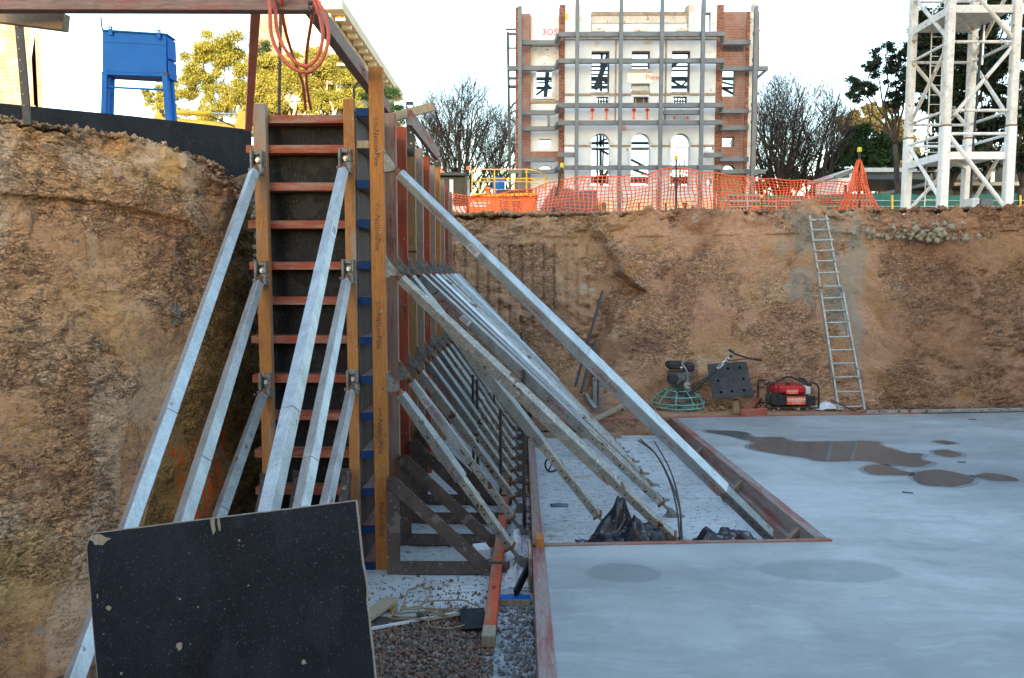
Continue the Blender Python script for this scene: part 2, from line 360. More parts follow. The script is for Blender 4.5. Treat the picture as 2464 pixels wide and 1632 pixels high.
        col = mix(t, sm_, col, (.80, .10, .02))
    t.links.new(col, b.inputs['Base Color']); b.inputs['Roughness'].default_value = .95; b.inputs['Specular IOR Level'].default_value = .15
    h = mad(d1, -.55, mad(d2, -.42, mad(d3, -.16, mad(fi, .42, 0))))
    h = mad(r1, .22, h); h = mad(cr_ if 0 else ramp(t, cr_, [(.485, G(1)), (.5, G(0)), (.515, G(1))]), .25, h)
    bp = bump(t, b, h, 1.0, .045); inv = nd(t, 'ShaderNodeMapRange'); inv.inputs[3].default_value = .22; inv.inputs[4].default_value = 1.0; t.links.new(k, inv.inputs[0]); t.links.new(inv.outputs[0], bp.inputs['Strength'])
    return m
M['earth'] = earthmat('ochre_clay_rock', [(.31, .15, .10), (.46, .24, .12), (.55, .30, .145), (.55, .325, .125), (.58, .40, .23)], 3.1, .50, scrape=4.2)
M['earthside'] = earthmat('orange_clay', [(.24, .12, .05), (.38, .185, .06), (.42, .215, .065), (.46, .27, .10), (.42, .30, .16)], 8.1, .56, spray=(5.7, 6.6, .45, 1.1))
M['earthback'] = earthmat('brown_clay_rock', [(.26, .14, .09), (.36, .21, .125), (.45, .275, .17), (.40, .24, .125), (.46, .335, .21)], 14.2, .50, slurry=[(5.05, 3.15, .75, .42), (5.45, 2.2, .34, .95), (5.62, 1.2, .07, .6), (4.7, 2.2, .25, .35)], zones=[(1.6, 1.9, (1.05, .97, .95)), (5.9, 6.4, (.74, .68, .63))])
M['earthground'] = earthmat('loose_earth', [(.14, .08, .05), (.22, .13, .07), (.27, .16, .09), (.26, .17, .10), (.30, .22, .15)], 20.2, .8)
M['rubble'] = surf('grey_rubble', (.16, .16, .155), (.36, .35, .34), 14, rough=.9, bmp=.8, bdist=.02)

def slabmat():
    m, t, b = newmat('fresh_concrete_slab'); v = coord(t)
    wn = nd(t, 'ShaderNodeTexNoise'); wn.inputs['Scale'].default_value = .7; wn.inputs['Detail'].default_value = 5; t.links.new(v, wn.inputs['Vector'])
    wv = nd(t, 'ShaderNodeVectorMath', operation='MULTIPLY_ADD'); t.links.new(wn.outputs['Color'], wv.inputs[0]); wv.inputs[1].default_value = (.7, .7, 0); t.links.new(v, wv.inputs[2]); wv = wv.outputs[0]
    n1 = noi(t, wv, .42, 8, .6, .3); col = ramp(t, n1, [(.34, (.215, .23, .225)), (.5, (.32, .335, .328)), (.64, (.45, .47, .46))])
    def sweep(rot, sc, s_): 
        mp = nd(t, 'ShaderNodeMapping'); mp.inputs['Rotation'].default_value = (0, 0, R(rot)); mp.inputs['Scale'].default_value = s_; t.links.new(wv, mp.inputs[0]); return noi(t, mp.outputs[0], sc, 8, .66, .2)
    n2 = sweep(28, 1.9, (.45, 1.6, 1)); col = mix(t, ramp(t, n2, [(.36, G(.5)), (.50, G(0))]), col, (.215, .225, .222)); col = mix(t, ramp(t, n2, [(.52, G(0)), (.66, G(.3))]), col, (.45, .475, .47))
    n6 = sweep(-20, 5, (.35, 1.8, 1)); col = mix(t, ramp(t, n6, [(.40, G(.2)), (.5, G(0))]), col, (.20, .225, .24)); col = mix(t, ramp(t, n6, [(.56, G(0)), (.66, G(.22))]), col, (.5, .55, .58))
    n7 = noi(t, wv, 6, 7, .7); col = mix(t, ramp(t, n7, [(.38, G(.22)), (.5, G(0))]), col, (.19, .215, .23))
    n3 = noi(t, v, 70, 4, .7); col = mix(t, ramp(t, n3, [(.35, G(.18)), (.5, G(0))]), col, (.16, .18, .19)); col = mix(t, ramp(t, n3, [(.70, G(0)), (.74, G(.3))]), col, (.6, .64, .66))
    n8 = noi(t, v, 3.2, 7, .65)
    def gauss(cx, cy, rx, ry, ns):
        a = nd(t, 'ShaderNodeVectorMath', operation='SUBTRACT'); t.links.new(v, a.inputs[0]); a.inputs[1].default_value = (cx, cy, 0)
        c = nd(t, 'ShaderNodeVectorMath', operation='MULTIPLY'); t.links.new(a.outputs[0], c.inputs[0]); c.inputs[1].default_value = (1/rx, 1/ry, 0)
        l = nd(t, 'ShaderNodeVectorMath', operation='LENGTH'); t.links.new(c.outputs[0], l.inputs[0])
        q = nd(t, 'ShaderNodeMath', operation='MULTIPLY_ADD'); t.links.new(n8, q.inputs[0]); q.inputs[1].default_value = ns; t.links.new(l.outputs[1], q.inputs[2])
        q2 = nd(t, 'ShaderNodeMath', operation='ADD'); t.links.new(q.outputs[0], q2.inputs[0]); q2.inputs[1].default_value = -ns*.5; return q2.outputs[0]
    for cx, cy, rx, ry, am in ((.75, 5.50, .27, .20, .95), (2.25, 5.55, .55, .24, .6), (3.3, 4.5, .5, .25, .25), (1.75, 4.35, .5, .2, .25), (2.9, 6.6, .35, .25, .25)):
        col = mix(t, ramp(t, gauss(cx, cy, rx, ry, .8), [(.85, G(am)), (1.2, G(0))]), col, (.185, .20, .20))
    for cx, cy, rx, ry, am in ((2.85, 8.8, .55, 3.2, .45), (1.3, 5.95, 1.6, .35, .4), (1.0, 4.6, .5, .4, .3), (4.4, 9.6, 2.2, .35, .3)):
        col = mix(t, ramp(t, gauss(cx, cy, rx, ry, 2.2), [(.3, G(am)), (1.5, G(0))]), col, (.46, .49, .49))
    t.links.new(col, b.inputs['Base Color']); rg = ramp(t, n2, [(.3, G(.45)), (.65, G(.65))]); t.links.new(rg, b.inputs['Roughness']); b.inputs['Specular IOR Level'].default_value = .45
    bump(t, b, n3, .07, .002); return m
M['slab'] = slabmat()
def floormat(name, base, base2, crumb, tan=True, thr=.60):
    m, t, b = newmat(name); v = coord(t)
    n1 = noi(t, v, 1.2, 8, .6, .4); col = ramp(t, n1, [(.35, base), (.65, base2)])
    if tan: n5 = noi(t, coord(t, (.6, 2, 1)), 3.2, 7, .7); col = mix(t, ramp(t, n5, [(.54, G(0)), (.66, G(.75))]), col, (.34, .24, .14))
    c1 = noi(t, coord(t, (1, 1.25, 1)), 15, 9, .78, .3); col = mix(t, ramp(t, c1, [(thr, G(0)), (thr+.035, G(.9))]), col, crumb)
    c3 = noi(t, coord(t), 60, 5, .75); col = mix(t, ramp(t, c3, [(.61, G(0)), (.65, G(.8))]), col, crumb)
    t.links.new(col, b.inputs['Base Color']); b.inputs['Roughness'].default_value = .85; bump(t, b, c1, .35, .008); return m
M['blinding'] = floormat('dusty_blinding_concrete', (.40, .43, .435), (.54, .575, .585), (.085, .075, .065), thr=.555)
M['blinding2'] = floormat('spattered_blinding', (.34, .37, .38), (.54, .58, .60), (.075, .075, .078), tan=False, thr=.53)

# ------------------------------------------------------------ terrain
def fb(x, y, z, o=5): return noise.fractal(Vector((x, y, z)), 1.0, 2.0, o)
def ruled(name, top, bot, nu, nv, disp, mats, out=(0, -1, 0), sags=None):
    """top/bot: polylines of points; surface ruled between; disp(P,u,v)->offset along out"""
    def along(pl, nu):
        pl = [Vector(p) for p in pl]; L = [0]
        for i in range(1, len(pl)): L.append(L[-1]+(pl[i]-pl[i-1]).length)
        r = []
        for k in range(nu):
            s = L[-1]*k/(nu-1); i = 1
            while i < len(pl)-1 and L[i] < s: i += 1
            f = (s-L[i-1])/(L[i]-L[i-1]); r.append(pl[i-1].lerp(pl[i], f))
        return r
    T = along(top, nu); B = along(bot, nu); V = []
    for i in range(nu):
        tg = (T[min(i+1, nu-1)]-T[max(i-1, 0)]); tg.z = 0; tg.normalize(); n0 = Vector((tg.y, -tg.x, 0))
        for j in range(nv):
            v = j/(nv-1); P = B[i].lerp(T[i], v); o3 = disp(P, i/(nu-1), v)
            if isinstance(o3, tuple): P = P + n0*o3[0] + Vector((0, 0, o3[1]))
            else: P = P + n0*o3
            V.append(P)
    o = npmesh(name, np.array(V), grid_faces(nu, nv), mats, smooth=True); return struct(o)
def rough(P, s=1.0, a=.06):
    w_ = noise.noise_vector(P*2.3*s)*.22; q = P+w_; m_ = .5+fb(P.x*.9, P.y*.9, P.z*.9+7, 3)*1.3; m_ = max(.15, min(1, m_))
    d = fb(P.x*1.2*s, P.y*1.2*s, P.z*1.2*s, 4)*a*1.5
    v1 = noise.voronoi(Vector((q.x*3.2*s, q.y*3.2*s, q.z*4.6*s)))[0]; d += (.45-v1[0])*a*1.5*m_
    v2 = noise.voronoi(Vector((q.x*8*s, q.y*8*s, q.z*12*s)))[0]; d += (.4-v2[0])*a*.75*m_
    v3 = noise.voronoi(Vector((q.x*21*s, q.y*21*s, q.z*27*s)))[0]; d += (.4-v3[0])*a*.34*m_
    return d + fb(P.x*14, P.y*14, P.z*14, 3)*a*.10
def lip(P, v):  # crumbly top edge
    return (fb(P.x*4, P.y*4, 0, 5)*.07 + fb(P.x*14, P.y*14, 3, 3)*.025) if v > .97 else 0
def d_left(P, u, v):
    d = rough(P, 1.0, .042)
    # bucket tooth grooves running down the face
    if .18 < v < .92:
        s = P.x*.9 + P.y*.35 - P.z*.03; ph = (s*1.55) % 1.0; k = fb(s*.6, 3, P.z*.35, 3)
        if k > -.3 and .12 < ph < .42: kk = min(1, (k+.3)*4)*min(1, min(ph-.12, .42-ph)/.035); d = d*(1-.6*kk)-.012*kk
    if v > .86: d += .10*(v-.86)/.14*fb(P.x*2, P.y*2, P.z*4, 4) + .05
    if v < .35: d += (.35-v)*.8*(.5+fb(P.x, P.y, P.z, 3))
    e = min(1, (1-u)/.03)
    return (d*e, lip(P, v))
LT = [(-6.2, 3.6, 3.6), (-4.6, 4.7, 3.56), (-3.59, 5.35, 3.44), (-3.0, 6.0, 3.42), (-2.60, 6.45, 3.30), (-2.44, 6.75, 3.02)]
LB = [(-6.2, 1.2, -.2), (-4.4, 2.6, -.2), (-3.35, 3.6, -.2), (-2.95, 4.3, -.2), (-2.72, 4.85, -.2)]
b1 = ruled('earth_bank', LT, LB, 520, 300, d_left, M['earth'])
def d_side(P, u, v):
    e = min(1, u/.05); return (rough(P, 1.2, .035)*e, lip(P, v)*.7)
b2 = ruled('earth_bank_side', [(-2.44, 6.75, 3.02), (-2.36, 7.6, 3.1), (-2.32, 9, 3.4)], [(-2.72, 4.85, -.2), (-2.5, 6.5, -.2), (-2.32, 9, -.2)], 220, 260, d_side, M['earthside'])
b2b = ruled('earth_bank_trench', [(-2.32, 9, 3.4), (-2.3, 13.6, 3.4)], [(-2.32, 9, -.2), (-2.3, 13.6, -.2)], 30, 30, d_side, M['earthside'])
# rear bank
def edge_x(z):   # x of the step between the rough recess and the smoother right face
    pts = [(0, 1.15), (.6, 1.25), (1.3, 1.3), (1.75, 1.45), (2.1, 2.05), (2.45, 1.6), (2.8, 1.45), (3.5, 1.2)]
    for (a, b), (c, d) in zip(pts, pts[1:]):
        if z <= c: return b+(d-b)*(z-a)/(c-a)
    return pts[-1][1]
def d_back(P, u, v):
    ex = edge_x(P.z) + .10*fb(P.x*.5, 1, P.z*2.4, 4)
    k = (P.x-ex)/.12; k = max(0, min(1, k)); k = k*k*(3-2*k)
    rr = rough(P, .9, .085)
    if 1.5 < P.z < 2.9 and -1.5 < P.x < 1.3 :
        s = (P.x*5.2) % 1.0; rr += -.04 if s < .22 else 0
    sm = fb(P.x*.8, 5, P.z*.8, 3)*.07 + rough(P, 1.5, .016)
    # right part goes rough again away from the ladder
    k2 = max(0, min(1, (P.x-6.0)/.5)); low = max(0, min(1, (1.15-P.z)/.5))
    right = sm*(1-max(k2, low)) + max(k2, low)*rough(P, 1.1, .07)
    d = rr*(1-k) + k*(right + .26)
    if P.z < 1.0: d += (1.0-P.z)**2*.18
    if v > .9: d += .12*fb(P.x*1.5, 8, P.z*3, 4)
    zz = lip(P, v)*(1.6 if P.x > 1.5 else 1.0)
    if v > .9: zz += (v-.9)/.1*(.10*math.exp(-((P.x-2.6)/1.3)**2) + .17*math.exp(-((P.x-4.9)/.55)**2) + .04*math.exp(-((P.x-8.4)/.8)**2))
    return (d, zz)
RT = [(-2.4, 13.55, 3.34), (1.5, 13.6, 3.37), (4, 13.6, 3.42), (9, 13.6, 3.50), (14, 13.6, 3.5)]
RB = [(-2.4, 13.2, -.2), (1.5, 13.15, -.2), (4, 13.1, -.2), (9, 13.05, -.2), (14, 13.05, -.2)]
b3 = ruled('rear_earth_bank', RT, RB, 620, 230, d_back, M['earthback'])
b4 = ruled('right_earth_bank', [(14, 13.7, 3.5), (14, -8, 3.5)], [(13.6, 13.7, -.2), (13.6, -8, -.2)], 60, 20, lambda P, u, v: rough(P, 1, .1), M['earthback'])
b5 = ruled('near_earth_bank', [(14, -8, 3.5), (-6.2, -8, 3.5), (-6.2, 3.6, 3.6)], [(13.8, -7.6, -.2), (-5.8, -7.6, -.2), (-6.2, 1.2, -.2)], 80, 20, lambda P, u, v: 0, M['earth'])
# upper ground: one sheet with the pit cut out of it
ring = [(-6.2, 3.6), (-4.6, 4.7), (-3.59, 5.35), (-3.0, 6.0), (-2.60, 6.45), (-2.44, 6.75), (-2.36, 7.6), (-2.3, 9), (-2.3, 13.58), (4, 13.66), (14, 13.66), (14, -8), (-6.2, -8)]
g = MB(); zc = 3.40; n = len(ring); 
outs = []
for x, y in ring:
    a = math.atan2(y-5, x-3); outs.append((3+1200*math.cos(a), 5+1200*math.sin(a)))
vs = [(x, y, zc if i > 5 else (3.36 if i == 5 else zc)) for i, (x, y) in enumerate(ring)] + [(x+(math.cos(math.atan2(y-5, x-3)))*6, y+math.sin(math.atan2(y-5, x-3))*6, 3.42) for x, y in ring] + [(x, y, 3.42) for x, y in outs]
vs[5] = (-2.44, 6.75, 3.0); vs[4] = (-2.6, 6.45, 3.25)
fs = []
for k in (0, 1):
    for i in range(n):
        j = (i+1) % n; fs.append((k*n+i, k*n+j, (k+1)*n+j, (k+1)*n+i))
g.add(vs, fs); struct(g.build('ground', M['earthground'], origin=(0, 0, 0)))
# lumpy spill of soil and stones along the lips (real clods, one pile each)
def clods(name, pts, n, sx, seed, mat, smin=.015, smax=.05, kind=None):
    rnd = random.Random(seed); V = []; F = []
    base = [(0, 0, 1), (1, 0, 0), (0, 1, 0), (-1, 0, 0), (0, -1, 0), (0, 0, -1)]; bf = [(0, 1, 2), (0, 2, 3), (0, 3, 4), (0, 4, 1), (5, 2, 1), (5, 3, 2), (5, 4, 3), (5, 1, 4)]
    for k in range(n):
        i = rnd.randrange(len(pts)-1); f = rnd.random(); p = Vector(pts[i]).lerp(Vector(pts[i+1]), f)
        p += Vector((rnd.gauss(0, sx[0]), rnd.gauss(0, sx[1]), abs(rnd.gauss(0, sx[2])))); s = rnd.uniform(smin, smax)*(1 if rnd.random() < .85 else 1.8)
        q = Euler((rnd.random()*6, rnd.random()*6, rnd.random()*6)).to_matrix(); o = len(V)
        for b in base: V.append(p + q @ Vector((b[0]*s*rnd.uniform(.6, 1.3), b[1]*s*rnd.uniform(.6, 1.3), b[2]*s*rnd.uniform(.5, 1))))
        F += [tuple(o+x for x in ff) for ff in bf]
    ob = npmesh(name, np.array(V), np.array(F), mat); ob['kind'] = kind or 'stuff'
    return ob
o = clods('loose_soil', [(x, y+.12, z+.0) for x, y, z in LT[1:]], 1500, (.05, .10, .015), 4, M['earth'], .008, .026); tag(o, 'loose brown clods along the top of the left earth bank', 'soil')
o = clods('loose_soil', [(-2, 13.75, 3.4), (4, 13.75, 3.45), (10, 13.75, 3.52)], 1900, (.1, .15, .02), 5, M['earthback'], .015, .055); tag(o, 'loose clods along the top of the rear earth bank', 'soil')
o = clods('loose_stones', [(6.0, 13.15, 3.0), (7.3, 13.1, 2.95)], 120, (.3, .03, .12), 6, M['oldwood'], .02, .06); tag(o, 'pale stones bedded in the rear bank right of the ladder', 'stones')
o = clods('loose_soil', [(1.6, 12.5, .26), (9, 12.5, .26)], 900, (.3, .17, .01), 7, M['earthback'], .01, .03); tag(o, 'crumbs of soil at the foot of the rear bank', 'soil')
# pit floor (lower level) and upper strip behind the slab
p = MB().bb(-6.2, 14, -8, 13.6, -.30, -.010); struct(p.build('pit_floor', M['earthground']))
def sheet(name, x0, x1, y0, y1, z, m, th=.02, jag=0, seed=1):
    rnd = random.Random(seed); n = max(2, int((y1-y0)/.07)) if jag else 2; V = []; F = []
    for i in range(n):
        y = y0+(y1-y0)*i/(n-1); a_ = x0+rnd.uniform(-jag, jag); b_ = x1+rnd.uniform(-jag, jag)
        mid = [a_+(b_-a_)*k/12 for k in range(13)]
        for zz in (z, z-th):
            for x in mid: V.append((x, y+(rnd.uniform(-jag, jag) if i in (0, n-1) and zz == z else 0), zz))
    for i in range(n-1):
        o = i*26; q = o+26
        for k in range(12): F.append((o+k, o+k+1, q+k+1, q+k))
        F.append((o, q, q+13, o+13)); F.append((o+12, o+25, q+25, q+12))
    return struct(MB().add(V, F).build(name, m))
sheet('blinding_floor', -2.25, .09, 5.3, 12.9, .0, M['blinding'], jag=.03)
sheet('blinding_pit_floor', .2, 2.42, 5.95, 11.6, .002, M['blinding'])
sheet('spattered_floor', -.22, .1, 2.4, 6.4, .006, M['blinding2'], jag=.03, seed=3)
struct(MB().bb(.2, 14, 11.52, 13.6, -.2, .235).build('rear_earth_strip', M['earthback']))
# slab: L-shaped, top at z = .25
ZS = .25
poly = [(.20, -4), (13.6, -4), (13.6, 12.72), (6, 11.96), (2.31, 11.60), (2.46, 6.18), (.20, 6.03)]
s = MB().prism(poly, (1, 0, 0), (0, 1, 0), (0, 0, 1), (0, 0, ZS/2), ZS-.002); so_ = struct(s.build('concrete_slab', M['slab']))
# thin sheets of standing water
def waterm():
    m, t, b = newmat('shallow_water'); v = coord(t); n_ = noi(t, v, 8, 4, .6)
    t.links.new(ramp(t, n_, [(.3, (.085, .088, .088)), (.7, (.125, .125, .12))]), b.inputs['Base Color']); b.inputs['Roughness'].default_value = .09; b.inputs['IOR'].default_value = 1.33; b.inputs['Specular IOR Level'].default_value = .5
    bump(t, b, noi(t, v, 25, 3, .5), .015, .002)
    return m
M['water'] = waterm()
puds = [[(1696, 1037), (1760, 1037), (1800, 1042), (1812, 1052), (1880, 1052), (1900, 1062), (1960, 1063), (2100, 1062), (2120, 1072), (2180, 1090), (2220, 1093), (2215, 1105), (2240, 1113), (2210, 1122), (2130, 1117), (2080, 1108), (1985, 1109), (1930, 1100), (1860, 1090), (1800, 1075), (1815, 1064), (1770, 1052)],
    [(2078, 1128), (2100, 1119), (2140, 1121), (2165, 1133), (2205, 1140), (2160, 1143), (2100, 1140)],
    [(2198, 1153), (2210, 1136), (2260, 1131), (2310, 1140), (2345, 1152), (2335, 1162), (2290, 1170), (2230, 1167)],
    [(2348, 1145), (2370, 1139), (2410, 1142), (2448, 1153), (2440, 1158), (2380, 1155)],
    [(2250, 1086), (2275, 1083), (2305, 1090), (2315, 1096), (2285, 1099), (2258, 1094)],
    [(2248, 1062), (2275, 1061), (2300, 1066), (2275, 1068)]]
M['damp'] = surf('damp_concrete', (.15, .165, .165), (.21, .225, .225), 14, rough=.4, fine=.2)
for i, pl in enumerate(puds):
    ar = sum(pl[k-1][0]*pl[k][1]-pl[k][0]*pl[k-1][1] for k in range(len(pl))); ORI = -1 if ar > 0 else 1
    pts = [Zp(x, y, ZS+.004) for x, y in pl]
    n = len(pts); sm = []
    for k in range(n):
        p0, p1, p2, p3 = pts[k-1], pts[k], pts[(k+1) % n], pts[(k+2) % n]
        for f in (0, .25, .5, .75):
            q = .5*((2*p1)+(p2-p0)*f+(2*p0-5*p1+4*p2-p3)*f*f+(-p0+3*p1-3*p2+p3)*f**3); sm.append((q.x+.022*noise.noise(Vector((q.x*7, q.y*7, 3))), q.y+.03*noise.noise(Vector((q.x*6, q.y*6, 8)))))
    cx_ = sum(a for a, b in sm)/len(sm); cy_ = sum(b for a, b in sm)/len(sm); dm = []
    for k_, (a, b) in enumerate(sm):
        p_, q_ = sm[k_-1], sm[(k_+1) % len(sm)]; tx_, ty_ = q_[0]-p_[0], q_[1]-p_[1]; l_ = math.hypot(tx_, ty_) or 1; o_ = .05+.05*noise.noise(Vector((a*5, b*5, 0)))
        s_g = 1 if (ty_*(a-cx_)-tx_*(b-cy_)) > 0 else -1
        dm.append((a+ORI*ty_/l_*o_, b-ORI*tx_/l_*o_))
    struct(MB().prism(sm, (1, 0, 0), (0, 1, 0), (0, 0, 1), (0, 0, ZS+.0035), .003).build('puddle', M['water'])); struct(MB().prism(dm, (1, 0, 0), (0, 1, 0), (0, 0, 1), (0, 0, ZS+.0005), .002).build('damp_margin', M['damp']))
# gravel: stones spread over a dark bed
rnd = random.Random(11); V = []; F = []; MI = []
ico = [(0, 0, 1), (.894, 0, .447), (.276, .851, .447), (-.724, .526, .447), (-.724, -.526, .447), (.276, -.851, .447), (.724, .526, -.447), (-.276, .851, -.447), (-.894, 0, -.447), (-.276, -.851, -.447), (.724, -.526, -.447), (0, 0, -1)]
icf = [(0, 1, 2), (0, 2, 3), (0, 3, 4), (0, 4, 5), (0, 5, 1), (1, 6, 2), (2, 7, 3), (3, 8, 4), (4, 9, 5), (5, 10, 1), (2, 6, 7), (3, 7, 8), (4, 8, 9), (5, 9, 10), (1, 10, 6), (11, 7, 6), (11, 8, 7), (11, 9, 8), (11, 10, 9), (11, 6, 10)]
for k in range(9500):
    x = rnd.uniform(-1.75, -.16); y = 3.6+rnd.random()*1.95
    if y > 5.36-.35*math.exp(-((x+1.3)/.5)**2)+.08*math.sin(x*9)+.06*rnd.gauss(0, 1): continue
    s = rnd.uniform(.008, .017)*(1.35 if rnd.random() < .1 else 1); q = Euler((rnd.random()*6, rnd.random()*6, rnd.random()*6)).to_matrix(); o = len(V); sc = (rnd.uniform(.8, 1.3), rnd.uniform(.7, 1.1), rnd.uniform(.5, .9))
    z = rnd.uniform(-.004, .016)
    for b in ico: V.append(Vector((x, y, z)) + q @ Vector((b[0]*s*sc[0], b[1]*s*sc[1], b[2]*s*sc[2])))
    F += [(o+a, o+b, o+c) for a, b, c in icf]; MI += [rnd.choice([0, 0, 0, 1, 1, 2, 3])]*20
def flat(name, c, r=.9, sc=60):
    return surf(name, tuple(x*.75 for x in c), tuple(x*1.2 for x in c), sc, rough=r, fine=.2, bmp=.2)
M['gravelc'] = flat('brown_chip', (.16, .10, .065))
gm = [flat('brown_stone', (.14, .10, .075)), flat('red_stone', (.20, .10, .065)), flat('grey_stone', (.17, .16, .145)), flat('tan_stone', (.26, .18, .13))]
gr = npmesh('gravel', np.array(V), np.array(F), gm); gr.data.polygons.foreach_set('material_index', MI); gr['kind'] = 'stuff'
tag(gr, 'red and brown crushed gravel beside the black form ply', 'gravel')
struct(MB().bb(-1.9, .1, 3.2, 5.3, -.009, .002).build('gravel_bed', flat('gravel_bed', (.07, .05, .042))))

o = clods('mortar_crumbs', [(.0, 3.4, .008), (.0, 5.45, .008)], 1000, (.07, .05, .004), 51, M['rubble'], .005, .016); tag(o, 'grey white mortar crumbs beside the dark red slab board', 'crumbs')
o = clods('mortar_crumbs', [(-.95, 5.75, .004), (-.2, 5.6, .004)], 260, (.15, .18, .002), 52, M['gravelc'], .004, .011); tag(o, 'scattered brown chips on the concrete before the brown frames', 'chips')
# ------------------------------------------------------------ unseen block added behind the camera to cast shade over the site
tb = thing('shade_block', 'unseen brick block added behind the camera to shade the pit', 'building', (10, -34, 3.4))
MBK = surf('shade_block_brick', (.20, .11, .08), (.30, .17, .12), 3, rough=.9)
MB().bb(-7.4, 27, -40, -30, 3.42, 31.5).build('wall', MBK, tb)
for k in range(7):
    m_ = MB()
    for j in range(11): m_.bb(-5+j*3, -3.2+j*3, -30.02, -29.9, 5.5+k*3.6, 7.3+k*3.6)
    m_.each('window', M['darkglass'], tb, 8)
MB().bb(-7.7, 27.3, -40.3, -29.7, 31.5, 31.9).build('roof', M['greysteel'], tb)

# ------------------------------------------------------------ formwork
XR = -1.06            # outer face of the side studs
YF = 6.17             # front face of the end panel studs
def stencil(txt, p0, p1, side, up, size, m, parent, flip=False, t0=.5, off=0.002, voff=0):
    """letters on a bar face: centred at fraction t0 of p0->p1, facing side"""
    p0 = Vector(p0); p1 = Vector(p1); d = (p1-p0).normalized(); side = Vector(side).normalized(); c = p0.lerp(p1, t0)
    ax = d if not flip else -d
    ay = side.cross(ax)
    return text(txt, size, c+side*off+ay*voff, ax, ay, m, parent, align='CENTER')
xj1 = XR-.112; xj0 = xj1-.10
# end panel, facing the camera
fp = thing('formwork_end_panel', 'end panel of the wall formwork, black ply with red joists and two upright timbers', 'formwork', (-1.65, YF, 0))
xl = A(600, 900, YF).x; xr = A(860, 900, YF).x
MB().bb(xl+.07, xj0-.022, YF+.22, YF+.24, .0, A(700, 285, YF+.2).z).build('ply_sheet', M['plyform'], fp)
jy = [288, 360, 450, 541, 640, 724, 817, 911, 1001, 1091, 1180]
for i, y in enumerate(jy):
    zz = A(700, y, YF+.09).z
    j = MB().bb(xl, xr+.005, YF+.066, YF+.216, zz-.0315, zz+.0315).build('joist', M['redx'], fp, bevel=.003)
    if i == 0: j['label'] = 'top rail, grey and red worn'
for k, (pa, pb, ytop, mm) in enumerate(((618, 648, 250, 'lvl_grey'), (832, 858, 238, 'lvl_grey'))):
    xa = A(pa, 650, YF).x; xb = A(pb, 650, YF).x
    st = MB().bb(xa, xb, YF, YF+.063, .0, A(pa, ytop, YF).z).build('stud', M[mm], fp, bevel=.003)
    if k == 0:
        st['label'] = 'left upright, weathered grey at the top'
    m_ = MB()
    for zz in np.arange(.3, 3.6, .30): m_.lathe([(.006, 0), (.006, .006)], (xb-.012, YF, zz), 8, Euler((R(90), 0, 0)).to_matrix())
    m_.each('screw', M['galvd'], st, 16)
# splashes of grout caught beside the panel
o = clods('grey_rubble', [(-2.3, 6.95, 3.0), (-2.14, 6.75, 2.85), (-2.1, 6.6, 2.3), (-2.12, 6.55, 1.2)], 420, (.05, .06, .06), 41, M['rubble'], .015, .05, 'stuff'); tag(o, 'grey concrete spill between the left earth bank and the formwork', 'rubble')
# side panel with its row of upright timbers
sp = thing('formwork_side_panel', 'long side panel of the wall formwork with red, grey and orange upright timbers', 'formwork', (-1.1, YF, 0))
xj1 = XR-.112; xj0 = xj1-.10
ztop = A(870, 268, YF).z
MB().bb(xj0-.018, xj0, YF+.02, 12.2, 0, 3.66).build('ply_sheet', M['plygrey'], sp)
jys = [270, 347, 443, 538, 638, 724, 820, 914, 1002, 1094, 1184, 1274, 1362]
for i, y in enumerate(jys):
    zz = A(880, y, YF).z
    if i == 1: mm = M['oldwood']
    else: mm = M['redy']
    j = MB().bb(xj0+.002, xj1-.002, YF+.012, 12.2, zz-.03, zz+.03).build('joist', mm, sp, bevel=.002)
    if i != 1: MB().bb(xj0+.001, xj1-.001, YF-.004, YF+.011, zz-.031, zz+.031).build('painted_end', M['blue_end'], j)
studY = [6.17+.62*i for i in range(11)]
cols_ = ['lvl', 'redv2', 'redv', 'brownv', 'greyv', 'redv', 'greyv', 'lvl', 'greyv', 'redv', 'redv2']
tops = [160, 272, 305, 330, 357, 376, 398, 400, 432, 448, 462]
for i, Y in enumerate(studY):
    zt = A(920 + i*14, tops[i], Y).z
    st = MB().bb(XR-.110, XR, Y, Y+.063, 0.0, zt).build('stud', M[cols_[i]], sp, bevel=.004)
    st['label'] = ['tall orange upright nearest the camera', 'second upright, grey and red worn', 'third upright, red', 'fourth upright, brown', 'fifth upright, grey', 'sixth upright, red', 'seventh upright, grey brown', 'eighth upright, orange brown', 'ninth upright, grey', 'tenth upright, red', 'farthest upright, red'][i]
    m_ = MB()
    for zz in np.arange(.25, zt-.2, .62): m_.lathe([(.009, 0), (.009, .008)], (XR-.03, Y, zz), 8, Euler((R(90), 0, 0)).to_matrix())
    m_.each('bolt', M['galvd'], st, 16)
    if i in (0,):
        for zz in (3.38, 2.72, 1.95, 1.10, .42): text('NelsonPine', .062, (XR-.055, Y, zz), (0, 0, -1), (1, 0, 0), M['darktext'], st, align='CENTER')
        for zz in (3.57, 2.91, 2.14, 1.29): text('(LVL)', .040, (XR-.055, Y, zz), (0, 0, -1), (1, 0, 0), M['darktext'], st, align='CENTER')
    if i == 3: MB().bb(XR-.112, XR+.002, Y-.003, Y+.066, 2.62, 2.64).build('strap', M['black'], st)
